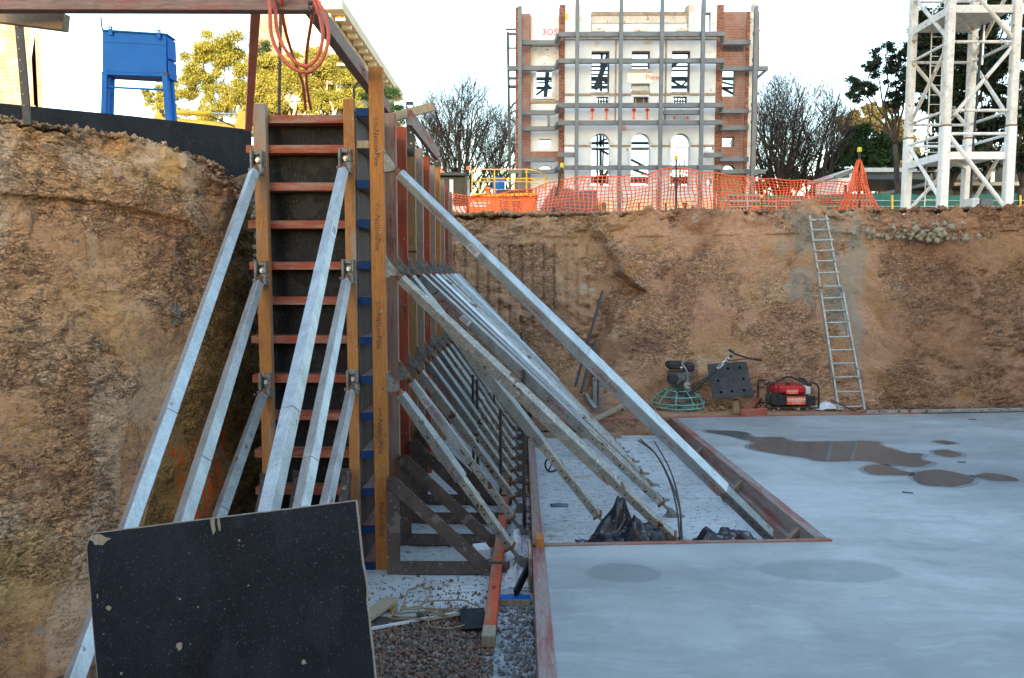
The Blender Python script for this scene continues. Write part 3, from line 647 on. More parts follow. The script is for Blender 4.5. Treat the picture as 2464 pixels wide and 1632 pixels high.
# lifting straps bolted to two of the uprights
def lift_strap(i, ya, yb, lab):
    Y = studY[i]; x0 = XR-.085; za = A(980, ya, Y).z; zb = A(980, yb, Y).z; wd = .078; cx = x0+wd/2
    e = thing('lifting_strap', lab, 'strap', (cx, Y-.012, zb), 'black lifting straps on the uprights')
    poly = [(-wd/2, 0), (wd/2, 0), (wd/2, za-zb), (-wd/2, za-zb)]
    # plate with a slot: built as a frame round the hole
    h = za-zb; hz = h-.05; r1, r2 = .026, .014
    m_ = MB(); m_.bb(cx-wd/2, cx+wd/2, Y-.014, Y-.004, zb, zb+hz-r2); m_.bb(cx-wd/2, cx+wd/2, Y-.014, Y-.004, zb+hz+r2, za)
    m_.bb(cx-wd/2, cx-r1, Y-.014, Y-.004, zb+hz-r2, zb+hz+r2); m_.bb(cx+r1, cx+wd/2, Y-.014, Y-.004, zb+hz-r2, zb+hz+r2)
    m_.build('plate', M['blackpost'], e)
    for q in (.22, .42):
        MB().lathe([(.013, 0), (.013, .010), (.006, .014)], (cx+.01, Y-.014, zb+h*q), 6, Euler((R(90), 0, 0)).to_matrix()).build('bolt', M['galv'], e)
lift_strap(3, 245, 375, 'larger black steel lifting strap with a slot at its top, on the fourth upright')
lift_strap(7, 341, 402, 'smaller black steel lifting strap behind the timber rail, on the eighth upright')
# top rails and loose timbers over the formwork
def timber(name, p0, p1, w, h, mat, lab, cat='timber', up=(0, 0, 1), roll=0, group=None, bev=.003):
    o = MB().beam(p0, p1, w, h, up, roll).build(name, mat, bevel=bev); return tag(o, lab, cat, group)
timber('timber_rail', A(985, 283, 7.75), A(1052, 372, 9.55), .045, .15, M['redy'], 'thick reddish timber rail on top of the uprights behind the black strap')
timber('timber_offcut', A(925, 288, 7.9), A(1044, 256, 8.0), .045, .085, M['oldwood'], 'short weathered board sticking out past the black lifting strap')
timber('handrail_beam', A(700, -52, 4.2)+Vector((0, 0, 0)), A(930, 262, 7.6), .07, .10, M['greyy'], 'grey timber handrail receding from the orange hose to the tall orange upright')
timber('handrail_beam', A(770, 32, 5.0), A(872, 163, 6.15), .035, .05, M['greyy'], 'thin timber strip lying along the top of the receding handrail')
timber('top_beam', A(-60, -2, 4.15), A(747, 0, 4.15), .07, .125, M['greyx'], 'red and grey worn beam across the top left of the photo')
timber('timber_plank', A(-60, 28, 4.4), A(160, 56, 4.3), .05, .088, M['browny'], 'brown plank end hanging just under the top beam at the left edge', roll=0)
timber('upright_post', A(615, 25, 4.35), A(598, 308, 5.9), 0.05, .045, surf('faded_red_paint', (.55, .16, .10), (.68, .24, .16), 9, rough=.7), 'faded red painted post leaning beneath the top beam')
bt = MB().tube([A(742, 8, 4.12), A(772, 7, 4.12)], .010, 8); tag(bt.build('threaded_rod', M['rebar']), 'threaded rod poking out of the end of the top beam', 'rod')
# star picket at left
pk = MB(); pa = A(38, -20, 5.4); pb = A(66, 300, 5.4)
pk.beam(pa, pb, .05, .012); pk.beam(pa+Vector((0, .02, 0)), pb+Vector((0, .02, 0)), .012, .05)
hol = MB()
for k in range(9):
    q = pa.lerp(pb, .18+.085*k); hol.lathe([(.006, 0), (.006, .003)], q+Vector((.004, -.026, 0)), 8, Euler((R(90), 0, 0)).to_matrix())
tp = pk.build('steel_picket', M['blackpost']); tag(tp, 'black steel picket standing on the left earth bank', 'post'); hol.each('peg_hole', M['oldwood'], tp, 16)
# rebar behind the end panel and hose
def rebar(pts, r, lab, group=None):
    m_ = MB(); P = [Vector(p) for p in pts]; m_.tube(P, r, 8); L = 0
    for a, b in zip(P, P[1:]):
        d = (b-a); n_ = int(d.length/.028); dd, s_, u_ = frame(d)
        for k in range(n_):
            c = a + d*(k/n_); ring_ = []
            for q in range(8):
                t = 2*math.pi*q/8; ring_.append(c+(s_*math.cos(t)+u_*math.sin(t))*r*1.17+dd*(.009*math.cos(t)))
            m_.tube(ring_, r*.2, 3, closed=True)
    return tag(m_.build('rebar', M['rebar']), lab, 'rebar', group)
rebar([A(676, -10, 6.75), A(671, 290, 6.75)], .014, 'tall ribbed reinforcing bar behind the orange hose')
tag(MB().tube([A(852, 275, 6.6), A(851, 215, 6.6), A(855, 203, 6.6), A(863, 198, 6.6), A(872, 200, 6.6)], .008, 8).build('hooked_bar', M['rebar']), 'dark hooked bar rising beside the tall orange upright', 'rod')
def sm_curve(pts, n=8, closed=False):
    P = [Vector(p) for p in pts]; o_ = []; m = len(P)
    for k in range(m if closed else m-1):
        p0 = P[(k-1) % m] if closed or k > 0 else P[0]; p1 = P[k]; p2 = P[(k+1) % m]; p3 = P[(k+2) % m] if closed or k+2 < m else P[-1]
        for j in range(n):
            f = j/n; o_.append(.5*((2*p1)+(p2-p0)*f+(2*p0-5*p1+4*p2-p3)*f*f+(-p0+3*p1-3*p2+p3)*f**3))
    if not closed: o_.append(P[-1])
    return o_
hp = [(735, 262, 5.6), (728, 200, 4.9), (700, 120, 4.5), (680, 40, 4.2), (680, -15, 4.05), (690, -22, 4.12), (664, -18, 4.2), (663, 30, 4.05), (670, 85, 4.03), (700, 138, 4.03), (735, 160, 4.03), (762, 140, 4.03), (776, 95, 4.03), (772, 50, 4.05), (758, 5, 4.05), (752, -20, 4.1), (735, -22, 4.15), (658, -22, 4.1), (650, 30, 4.0), (656, 95, 4.0), (688, 150, 4.0), (735, 174, 4.0), (772, 150, 4.0), (790, 95, 4.0), (784, 45, 4.02), (764, 2, 4.05), (758, 10, 4.1), (748, 60, 4.3), (738, 130, 4.6), (738, 200, 5.0), (748, 262, 5.6)]
tag(MB().tube(sm_curve([A(*p) for p in hp], 8), .0095, 10).build('hose', M['hose'], smooth=True), 'coiled orange hose hanging over the top beam', 'hose')

# ------------------------------------------------------------ braces
def bracket_side(b, P, parent, mat):
    """triangular pair of plates on the right face of an upright at height of P (pin point)"""
    x0 = XR+.001
    e = MB()
    for dy in (-.026, .026): e.prism([(x0, P.z+.14), (x0, P.z-.035), (P.x+.018, P.z-.022), (P.x+.018, P.z+.015)], (1, 0, 0), (0, 0, 1), (0, 1, 0), (0, P.y+dy, 0), .007)
    e.bb(x0, x0+.006, P.y-.03, P.y+.03, P.z-.035, P.z+.14)
    br = e.build('top_bracket', mat, parent)
    MB().lathe([(.017, -.045), (.017, -.034), (.009, -.034), (.009, .034), (.017, .034), (.017, .045)], P, 8, Euler((R(90), 0, 0)).to_matrix()).build('pin', M['castiron'], br)
def shoe(P, parent, dirv=(1, 0, 0)):
    d = Vector(dirv).normalized(); s_ = Vector((-d.y, d.x, 0)); e = MB()
    e.prism([(-.05, -.045), (.11, -.045), (.14, -.02), (.14, .02), (.11, .045), (-.05, .045)], d, s_, (0, 0, 1), (P.x, P.y, .008+P.z*0), .014)
    for q in (-.028, .028): e.prism([(-.04, .012), (.08, .012), (.02, .075), (-.02, .075)], d, (0, 0, 1), s_, Vector((P.x, P.y, .003))+s_*q, .007)
    f = e.build('foot_shoe', M['castiron'], parent)
    MB().lathe([(.014, -.04), (.014, .04)], (P.x, P.y, .055), 8, (Matrix.Rotation(math.atan2(s_.y, s_.x), 3, 'Z') @ Euler((0, R(90), 0)).to_matrix())).build('pin', M['castiron'], f)
def brace(label, top, foot, s0, s1, s2, split, roll, mat, group, kind='side', texts=(), flip=True, face=-1, holes=True, sticker=None, shoe_=True, name='adjustable_brace', matin=None):
    top = Vector(top); foot = Vector(foot); foot.z = .055; e = thing(name, label, 'brace', (top.x, top.y, 0), group)
    d = (foot-top).normalized(); L = (foot-top).length; up = (0, 0, 1)
    a = top + d*.06; b = top + d*(L*split); c = foot - d*.14
    m_ = MB(); m_.tube([top, top+d*.03, a], [.017, .024, .032], 8); m_.build('neck', M['rust'], e)
    mid = a.lerp(b, .55)
    m_ = MB(); m_.beam(a, mid, s0, s0, up, R(roll), s1, s1); 
    ot = m_.build('outer_tube', mat, e, bevel=.004)
    m2 = MB().beam(mid, b, s1, s1, up, R(roll), s1, s1).build('outer_tube', mat, e, bevel=.004)
    inn = MB().beam(b-d*.03, c, s2, s2, up, R(roll)).build('inner_tube', matin or M['galvo'], e, bevel=.003)
    MB().beam(c, c+d*.02, s2+.018, s2+.018, up, R(roll)).build('end_plate', M['rust'], e)
    MB().tube([c, foot], .016, 8).build('screw_jack', M['castiron'], e)
    _, sv, uv = frame(d, up); q = Matrix.Rotation(R(roll), 3, d); fn = q @ sv; un = q @ uv   # face normals
    cands = [fn, -fn, un, -un]
    if kind == 'side': nrm = min(cands, key=lambda v: v.y + .25*v.z)
    else: nrm = min(cands, key=lambda v: v.y + 0*v.z - .5*v.x)
    if holes:
        h = MB()
        for k in range(7):
            pp = b.lerp(c, .08+.14*k) + nrm*(s2/2+.0012); dd, s_, u_ = frame(nrm); rot = Matrix((s_, u_, nrm)).transposed(); h.lathe([(.009, 0), (.009, .001)], pp, 8, rot)
        h.each('peg_hole', M['black'], inn, 16)
        h = MB(); pp = b - d*.10; h.tube([pp-nrm*(s1*.75), pp+nrm*(s1*.9), pp+nrm*(s1*.9)+d*.05], .007, 6); h.build('locking_pin', M['rust'], e)
    for tx, t0, sz, tm in texts:
        pp = a.lerp(b, t0); wd = (s0+(s1-s0)*min(1, t0/.55))/2
        stencil(tx, a, b, nrm, up, sz, M[tm], ot, flip, t0, off=wd+.0015)
    if sticker is not None:
        pp = a.lerp(b, sticker); wd = (s0+(s1-s0)*min(1, sticker/.55))/2; c2 = nrm.cross(d)
        MB().prism([(-.055, -.03), (.055, -.03), (.055, .03), (-.055, .03)], d, c2, nrm, pp+nrm*(wd+.0015), .001).build('label_sticker', M['whitepl'], ot)
        lb = MB()
        for k in range(3): lb.prism([(-.045, -.02+k*.015), (.03, -.02+k*.015), (.03, -.013+k*.015), (-.045, -.013+k*.015)], d, c2, nrm, pp+nrm*(wd+.0030), .0008)
        lb.build('printing', M['greysteel'], ot)
    if kind == 'side':
        bracket_side(e, top, e, M['castiron'])
        if shoe_: shoe(foot, e, (1, 0, 0))
    else:
        # cast clamp on the upright, facing the camera
        cl = MB(); x = top.x; z = top.z
        cl.bb(x-.045, x-.028, YF-.075, YF-.002, z-.05, z+.13); cl.bb(x+.030, x+.045, YF-.060, YF-.002, z+.03, z+.13); cl.bb(x-.028, x+.030, YF-.045, YF-.002, z+.095, z+.13)
        cl.bb(x-.028, x+.030, YF-.016, YF-.002, z-.02, z+.095); cl.bb(x+.020, x+.050, YF-.085, YF-.002, z-.06, z+.02)
        o_ = cl.build('clamp', M['castiron'], e, bevel=.004)
        MB().lathe([(.020, 0), (.020, .014), (.012, .014), (.012, .03)], (x+.003, YF-.020, z+.055), 6, Euler((R(90), 0, 0)).to_matrix()).build('bolt_head', M['galv'], o_)
        MB().lathe([(.012, -.06), (.012, .06)], (x, YF-.06, z-.02), 8, Euler((0, R(90), 0)).to_matrix()).build('pin', M['castiron'], o_)
        if shoe_: shoe(foot, e, (0, -1, 0))
    return e
GF = 'galvanised braces propping the end panel'; GU = 'middle row braces on the side panel'; GL = 'lower row braces on the side panel'
xa = A(626, 415, YF).x; xb = A(836, 415, YF).x
def fz(py): return A(800, py, YF).z
b_ = 'galvanised brace '
brace('long bright galvanised brace from the top clamp of the left upright, leftmost', (xa-.01, YF-.06, fz(404)), (xa-.06, 3.05, 0), .064, .074, .056, .93, 38, M['galv'], GF, 'front')
brace('blue-grey brace from the middle clamp of the left upright, second brace from the left', (xa, YF-.06, fz(668)), (xa-.02, 3.75, 0), .062, .082, .056, .9, 30, M['galv'], GF, 'front')
brace('short dull grey brace from the bottom clamp of the left upright', (xa+.01, YF-.06, fz(936)), (xa+.0, 4.15, 0), .064, .074, .056, .85, 40, M['galvd'], GF, 'front')
brace('long bright galvanised brace with a white sticker, from the top clamp of the right upright', (xb-.01, YF-.06, fz(400)), (xb-.02, 3.15, 0), .062, .086, .056, .93, 20, M['galv'], GF, 'front', sticker=.17)
brace('galvanised brace from the middle clamp of the right upright', (xb, YF-.06, fz(664)), (xb+.02, 3.7, 0), .060, .078, .056, .9, 28, M['galv'], GF, 'front')
brace('shorter galvanised brace from the bottom clamp of the right upright, nearest the brown frames', (xb+.02, YF-.06, fz(928)), (xb+.06, 4.05, 0), .058, .074, .056, .9, 24, M['galv'], GF, 'front', texts=(('131 552', .5, .035, 'redpaint'),))
px0 = XR+.075
brace('longest galvanised brace, from the top of the side panel down to the pit edge', (px0, YF+.03, A(937, 403, YF).z), (2.26, 6.62, 0), .066, .104, .088, .84, 42, M['galv'], 'long brace', texts=(('NO WELDING', .10, .030, 'redpaint'), ('NO WELDING', .40, .036, 'redpaint'), ('coates hire', .62, .064, 'redpaint'), ('131 552', .82, .046, 'redpaint'), ('NO WELDING', .97, .045, 'redpaint')), flip=False, sticker=.22, matin=M['galvd'])
midfeet = [(1.41, 6.60), (.81, 7.16), (1.50, 7.60), (1.46, 8.16), (1.45, 8.75), (1.43, 9.25), (1.40, 9.86), (1.35, 10.4), (1.3, 10.9), (1.25, 11.35)]
ml = ['pale stained brace of the middle row, nearest the camera', 'steep dark grey brace of the middle row, ending at the black plastic sheet', 'middle row brace stencilled with red letters, third from the camera', 'fourth brace from the camera in the middle row', 'fifth brace from the camera in the middle row', 'sixth brace from the camera in the middle row', 'seventh brace from the camera in the middle row', 'eighth brace from the camera in the middle row', 'ninth brace from the camera in the middle row', 'farthest brace of the middle row, beside the rear earth bank']
for i in range(10):
    Y = studY[i]+.03; z = A(950, 655, Y).z + (0 if i else -.01)
    mm = [M['galvo'], M['galvd'], M['galvd'], M['galvd'], M['galv'], M['galvo'], M['galvd'], M['galvd'], M['galv'], M['galvd']][i]
    tx = ((('NO WELDING', .2, .045, 'redpaint'), ('131 552', .62, .05, 'redpaint'), ('coates hire', .82, .06, 'redpaint'))) if i in (2, 5) else ((('NO WELDING', .55, .04, 'redpaint'),) if i in (3, 7) else ())
    brace(ml[i], (px0, Y, z), (midfeet[i][0], midfeet[i][1], 0), .070 if i else .066, .098 if i else .10, .072, .66 if i else .74, [32, 24, 12, 12, 18, 25, 15, 20, 25, 20][i], mm, GU, texts=tx, sticker=.27 if i == 2 else (.3 if i == 6 else None))
lft = [6.24, 7.27, 7.95, 8.5, 9.05, 9.6, 10.1, 10.7, 11.2, 11.66]
for i in range(10):
    Y = studY[i]+.03; z = A(935, [934, 905, 884, 864, 850, 838, 830, 822, 816, 812][i], Y).z
    Y2 = max(Y+.04, lft[i]-.2) if i else 6.27
    mm = [M['galvd'], M['galv'], M['galvo'], M['galvd'], M['galvd'], M['galvd'], M['galvo'], M['galvd'], M['galvd'], M['galvd']][i]
    tx = (('coates hire', .42, .055, 'redpaint'),) if i == 1 else ((('NO WELDING', .45, .045, 'redpaint'),) if i in (3, 5) else ())
    brace(['nearest brace of the lower row, its foot in the white plastic bag', 'second brace from the camera in the lower row, stencilled in red', 'third brace from the camera in the lower row, pale and stained', 'fourth brace from the camera in the lower row', 'fifth brace from the camera in the lower row', 'sixth brace from the camera in the lower row', 'seventh brace from the camera in the lower row', 'eighth brace from the camera in the lower row', 'ninth brace from the camera in the lower row', 'farthest brace of the lower row'][i],
          (px0, Y, z), (0.0, Y2, 0), .066, .086, .066, .52, 22 if i != 1 else 8, mm, GL, texts=tx, sticker=.25 if i == 1 else None)

# ------------------------------------------------------------ brown steel set-square frames
def aframe(label, O, ax, az, W, H, s, ang=.105, flip=1):
    """O base corner; ax horizontal direction away from the form; members are angle sections"""
    O = Vector(O); ax = Vector(ax).normalized(); up = Vector((0, 0, 1)); sd_ = ax.cross(up)*flip
    e = thing('support_frame', label, 'frame', O, 'brown steel support frames')
    def angle(p0, p1, wd, inward, nm):
        p0 = Vector(p0); p1 = Vector(p1); d = (p1-p0).normalized(); q = Vector(inward).normalized(); q = (q-d*q.dot(d)).normalized(); t = .009
        m_ = MB()
        m_.prism([(0, 0), ((p1-p0).length, 0), ((p1-p0).length, wd), (0, wd)], d, q, sd_, p0, t)
        m_.prism([(0, 0), ((p1-p0).length, 0), ((p1-p0).length, t), (0, t)], d, q, sd_, p0-sd_*(s/2+.0045), s)
        return m_.build(nm, M['brownsteel'], e)
    angle(O, O+up*H, ang, ax, 'upright')
    angle(O+ax*(ang+.001), O+ax*W, ang, up, 'base_rail')
    off = -sd_*(-.012)
    angle(O+up*(H-.06)+off, O+ax*(W*.82)+off-up*.03, ang, ax+up, 'diagonal')
ys = [6.06, 6.72, 7.34, 7.96]
for i, y in enumerate(ys):
    aframe(['nearest brown steel frame, in front of the tall orange upright', 'second brown steel frame from the camera on the side panel', 'third brown steel frame from the camera on the side panel', 'fourth brown steel frame from the camera on the side panel'][i], (XR+.005+(.0 if i else 0), y, 0.012), (1, 0, 0), 0, .98, .80 if i else .78, .08)
for i, (x, y, H) in enumerate(((-1.34, 6.07, .86), (-1.72, 6.07, .84), (-1.98, 6.07, .82))):
    aframe(['brown steel frame with a bolt at its top, right behind the black ply sheet', 'brown steel frame half hidden behind the black ply sheet, between two braces', 'dark steel frame behind the black ply sheet beside the left upright'][i], (x, y-.01, 0.01), (0, -1, 0), 0, .85, H, .07, ang=.10, flip=-1)
fr = A(858, 1187, 6.1)
tag(MB().lathe([(.018, 0), (.018, .016)], (-1.36, 5.95, .745), 8, Euler((R(90), 0, 0)).to_matrix()).build('bolt', M['galv']), 'round bolt head on the brown frame behind the ply sheet', 'bolt')
# ------------------------------------------------------------ foreground black ply sheet
c1 = A(205, 1285, 3.05); c2 = A(858, 1204, 3.05)
ex = (c2-c1); W_ = ex.length; ex.normalize(); dn = Vector((.03, -.16, -1)); dn = (dn-ex*dn.dot(ex)).normalized()
nn_ = ex.cross(dn).normalized()
if nn_.y > 0: nn_ = -nn_
e = thing('ply_sheet', 'black film-faced ply sheet speckled with concrete leaning in the foreground', 'ply sheet', (c1.x+.5, 3.0, 0))
Hs = 1.5; rnd = random.Random(5)
top_ = [(W_*k/40, rnd.uniform(-.0008, .0006)) for k in range(41)]; top_[0] = (.03, .004); rgt = [(W_+rnd.uniform(-.001, .0015)+(.005 if 5 < k < 8 else 0), Hs*k/30) for k in range(1, 31)]
lft_ = [(rnd.uniform(-.0015, .001), Hs*k/30) for k in range(30, 1, -1)]+[(.0, .05), (.012, .02)]
poly = top_+rgt+lft_
MB().prism(poly, ex, dn, -nn_, c1-nn_*.009, .017).build('core', M['plyedge'], e)
q = MB().prism([(a*.992+.004, b+.003) for a, b in poly], ex, dn, -nn_, c1+nn_*.0002, .0016); q.build('film_face', M['plyblack'], e)
m_ = MB()
for cx, cy, rx, ry in ((.055, .03, .042, .022), (.52, .02, .010, .045), (.545, .02, .006, .035), (.03, .25, .003, .01), (.07, .30, .012, .012), (.34, .48, .016, .018), (.36, .30, .005, .005), (.62, .10, .005, .005), (.64, .28, .004, .004), (.43, .34, .004, .004), (.10, .56, .006, .006), (.83, .60, .010, .012), (.50, .75, .01, .02), (.025, .70, .01, .03)):
    pl = [(cx+rx*math.cos(t)*rnd.uniform(.6, 1.2), cy+ry*math.sin(t)*rnd.uniform(.6, 1.2)) for t in np.arange(0, 6.28, .6)]
    m_.prism([(max(.004, a), max(.004, b)) for a, b in pl], ex, dn, -nn_, c1+nn_*.0014, .0012)
m_.each('chipped_patch', M['oldwood'], e, 22)
# ------------------------------------------------------------ pit edge boards, starter bars, feet clutter
def edge_board(name, lab, p0, p1, z0, z1, w, mat, n=1):
    p0 = Vector((p0[0], p0[1], (z0+z1)/2)); p1 = Vector((p1[0], p1[1], (z0+z1)/2))
    o_ = MB().beam(p0, p1, w, z1-z0).build(name, mat, bevel=.004); return tag(o_, lab, 'timber', 'edge boards round the slab')
M['redxx'] = wood('red_grey_edge_board', (.20, .13, .10), (.34, .24, .19), paint=(.34, .09, .05), wear=.52, st=VX)
edge_board('edge_board', 'dark red worn board along the left edge of the near slab', (.155, -1), (.150, 5.98), .04, ZS+.012, .10, M['redy'])
edge_board('edge_board', 'pale red board along the left side of the sunken pit floor', (.15, 6.10), (.155, 11.4), .02, ZS-.01, .085, M['redy'])
edge_board('edge_board', 'orange brown board across the near side of the sunken pit', (.20, 6.06), (2.53, 6.20), .03, ZS+.012, .045, M['redxx'])
eb = edge_board('edge_board', 'long red and grey board along the right side of the sunken pit', (2.455, 6.23), (2.30, 11.56), .03, ZS+.015, .10, M['redy'])
MB().beam((2.375, 6.25, .07), (2.225, 11.5, .07), .05, .09).build('bottom_strip', M['redy'], eb)
for k, y in enumerate((6.55, 8.1, 9.7)):
    MB().beam((2.20-(y-6)*.028, y-.05, .03), (2.42-(y-6)*.028, y+.02, .22), .05, .04).build('cleat', M['greyy'], eb)
fb_ = edge_board('edge_board', 'red board along the far side of the slab and pit', (-.0, 11.42), (6.2, 12.0), ZS-.16, ZS+.015, .06, M['redxx'])
MB().bb(.25, 1.5, 11.30, 11.36, .0, .075).build('bottom_strip', M['browny'], fb_)
edge_board('edge_board', 'pale aluminium and timber rail along the far right edge of the slab', (5.35, 11.97), (13.4, 12.76), ZS+.005, ZS+.055, .05, M['galvo'])
st_ = MB().beam((.16, 5.99, .28), (.16, 6.10, .28), .07, .11).build('timber_stake', M['lvl'], bevel=.006); tag(st_, 'orange timber stake end at the near left corner of the sunken pit', 'timber')
tag(MB().bb(.07, .088, 5.75, 6.08, .02, .30).build('timber_stake', M['oldwood'], bevel=.003), 'thin pale stake beside the left slab board at the pit corner', 'timber')
rb = 'starter bars standing beside the lower braces'
for (px, yb, yt, Y, r, lab) in ((1262, 1268, 890, 7.25, .017, 'thick black ribbed starter bar nearest the pit edge board'), (1206, 1210, 985, 8.15, .016, 'ribbed starter bar left of the black one, among the lower braces'), (1140, 1150, 902, 8.9, .016, 'left bar of the close pair of starter bars'), (1150, 1190, 912, 8.95, .016, 'right bar of the close pair of starter bars'), (1257, 1010, 800, 11.2, .016, 'farthest starter bar, its tip against the rear bank'), (1190, 1000, 868, 10.6, .014, 'short far starter bar seen between the braces')):
    pb = A(px, yb, Y); pb.z = .0; rebar([pb, A(px-2, yt, Y)], r, lab, rb)
for i, (pts, lab) in enumerate((([(1636, 1296, 6.6), (1628, 1220, 7.0), (1608, 1150, 7.6), (1575, 1090, 8.4), (1535, 1060, 9.0)], 'bent thin bar arching over the pit floor, leftmost of three'), ([(1638, 1297, 6.62), (1636, 1225, 7.0), (1612, 1155, 7.5), (1580, 1095, 8.2), (1540, 1057, 9.1)], 'bent thin bar tied close to the leftmost one'), ([(1641, 1294, 6.65), (1634, 1210, 7.1), (1612, 1130, 7.8), (1574, 1062, 9.2)], 'bent thin bar curving over the pit floor, rightmost of three'))):
    P = [A(*q) for q in pts]
    tag(MB().tube(sm_curve(P, 8), .009, 6).build('bent_bar', M['rebar'], smooth=True), lab, 'rebar', 'bent bars in the sunken pit')
def ringw(c, lab):
    m_ = MB(); P = [Vector(c)+Vector((.075*math.cos(t), .02*math.sin(t), .09+.085*math.sin(t))) for t in np.arange(0, 6.28, .35)]
    m_.tube(P, .012, 6, closed=True)
    for t in (0, 2.1, 4.2): m_.tube([Vector(c)+Vector((0, 0, .09)), Vector(c)+Vector((.07*math.cos(t), .018*math.sin(t), .09+.08*math.sin(t)))], .009, 5)
    tag(m_.build('bar_spacer_wheel', M['black']), lab, 'spacer', 'black wheel spacers on the pit floor')
ringw((.39, 9.35, .0), 'nearer black three-spoked wheel spacer on the pit floor'); ringw((.18+.10, 10.8, .0), 'farther black wheel spacer beside the pit edge board')

# crumpled sheets: a grid pulled into folds
def crumple(name, lab, c, sx, sy, h, peaks, mat, seed, cat='plastic sheet', n=46, thick=.004, ground=0.0, sharp=1.0, group=None):
    V = []
    for i in range(n):
        for j in range(n):
            u = i/(n-1)*2-1; v = j/(n-1)*2-1
            edge = 1+.22*noise.noise(Vector((u*2, v*2, seed)))
            x = c[0]+u*sx*edge; y = c[1]+v*sy*edge
            r = max(0, 1-(u*u+v*v)*.8)
            t = abs(noise.noise(Vector((u*1.9*sharp, v*1.9*sharp, seed*1.7))))
            t2 = abs(noise.noise(Vector((u*6.5, v*6.5, seed+9))))
            z = ground+.006+h*r*(.35+.9*(1-t*2.2)*.55)+h*(.10*t2 if h > .2 else .3*t2)
            for (a, b, ph, pr) in peaks:
                d = math.hypot(u-a, v-b)/pr; z += ph*max(0, 1-d)**1.1
            x += .10*sx*noise.noise(Vector((u*3, v*3, seed+4))); y += .10*sy*noise.noise(Vector((u*3, v*3, seed+6)))
            V.append((x, y, max(ground+.006, z)))
    o_ = npmesh(name, np.array(V), grid_faces(n, n), mat)
    sl = o_.modifiers.new('thick', 'SOLIDIFY'); sl.thickness = thick
    return tag(o_, lab, cat, group)
crumple('plastic_sheet', 'tall heap of black plastic sheet at the near side of the pit', (.98, 6.58, 0), .46, .30, .34, [(-.30, .45, .36, .42), (.0, -.4, .16, .3), (.5, .2, .12, .4)], M['blackpl'], 3.3, n=60)
for lab_, px_, py_, an_, l_ in (('short dark twig on the far right of the slab', 2340, 1009, .1, .12), ('short dark twig just right of the ringed damp patches', 2314, 1112, -.1, .09), ('dark twig on the slab below the puddles', 2184, 1185, -.5, .10)):
    q_ = Zp(px_, py_, ZS+.006); tag(MB().box(q_, (l_, .012, .008), (0, 0, an_)).build('twig', M['rebar']), lab_, 'twig')
crumple('plastic_sheet', 'lower heap of black plastic sheet right of the bent bars', (1.78, 6.50, 0), .36, .22, .30, [(-.5, 0, .10, .4)], M['blackpl'], 7.7)
crumple('plastic_bag', 'white plastic bag with red print round the foot of the nearest lower brace', (-.0, 6.62, 0), .13, .22, .12, [(-.3, .3, .10, .6)], M['bag'], 2.2, 'bag')
crumple('plastic_bag', 'torn white plastic bag lying just in front of the nearest brace foot', (-.03, 5.98, 0), .15, .2, .05, [(.1, .4, .07, .6)], M['bag'], 5.2, 'bag')
crumple('plastic_scrap', 'white scrap of plastic between the two heaps of black sheet', (1.45, 6.6, 0), .06, .06, .12, [], M['whitepl'], 9.1, 'scrap', n=16)
crumple('plastic_scrap', 'crumpled white scrap at the foot of the ladder', (4.93, 12.4, .25), .22, .12, .10, [(-.2, 0, .05, .5)], M['whitepl'], 1.1, 'scrap', ground=.25, n=26)
crumple('plastic_scrap', 'small grey blue rag on the pit floor between two braces', (.42, 7.95, 0), .09, .06, .03, [], M['bluepaint'] if 0 else M['greysteel'], 4.1, 'scrap', n=16)
bx = MB().box((-.32, 6.40, .075), (.12, .16, .09), (0, 0, .3)).build('small_box', M['whitepl'], bevel=.004); tag(bx, 'small white cardboard box sitting in the brown steel frames', 'box')
# lying posts and offcuts on the left
rp = MB().beam((-.195, 4.98, .055), (-.13, 9.3, .055), .085, .085).build('timber_post', M['orangey'], bevel=.005); tag(rp, 'long orange red post lying on the floor with a pale bare end', 'timber')
MB().beam((-.197, 4.82, .055), (-.195, 4.98, .055), .088, .080).build('bare_end', M['oldwood'], rp, bevel=.004)
text("HES'", .035, (-.185, 5.55, .0985), (0, 1, 0), (-1, 0, 0), M['darktext'], rp)
tag(MB().box((-.315, 5.16, .05), (.17, .25, .017), (.12, 0, .12)).build('ply_offcut', M['plyblack']), 'small dark blue ply offcut beside the orange red post', 'ply')
tag(MB().beam((-.03, 5.50, .08), (.08, 5.86, .17), .02, .09).build('timber_bracket', M['plyblack'], bevel=.003), 'blue black timber cleat leaning against the left slab board', 'timber')
bb_ = MB().bb(-.15, .08, 5.46, 5.54, .008, .06).build('timber_bracket', M['oldwood'], bevel=.003); tag(bb_, 'short timber block with blue painted top lying by the slab board', 'timber'); MB().bb(-.15, .08, 5.463, 5.537, .0605, .064).build('blue_top', M['bluepaint'], bb_)
wo = MB().box((-1.05, 5.22, .04), (.11, .62, .03), (.02, 0, -.42)).build('timber_offcut', M['oldwood'], bevel=.003); tag(wo, 'pale timber offcut with a pink spray mark beside the black ply sheet', 'timber')
tag_m = surf('pink_spray', (.75, .06, .13), (.85, .09, .18), 80, rough=.8)
MB().box((-1.10, 5.10, .0575), (.016, .20, .002), (.02, 0, -.75)).build('spray_mark', tag_m, wo)
tag(MB().beam((-1.1, 5.02, .022), (-.42, 5.33, .022), .016, .016).build('white_strip', M['whitepl']), 'thin white strip lying on the gravel under the rope', 'strip')
rpth = []
rnd = random.Random(8)
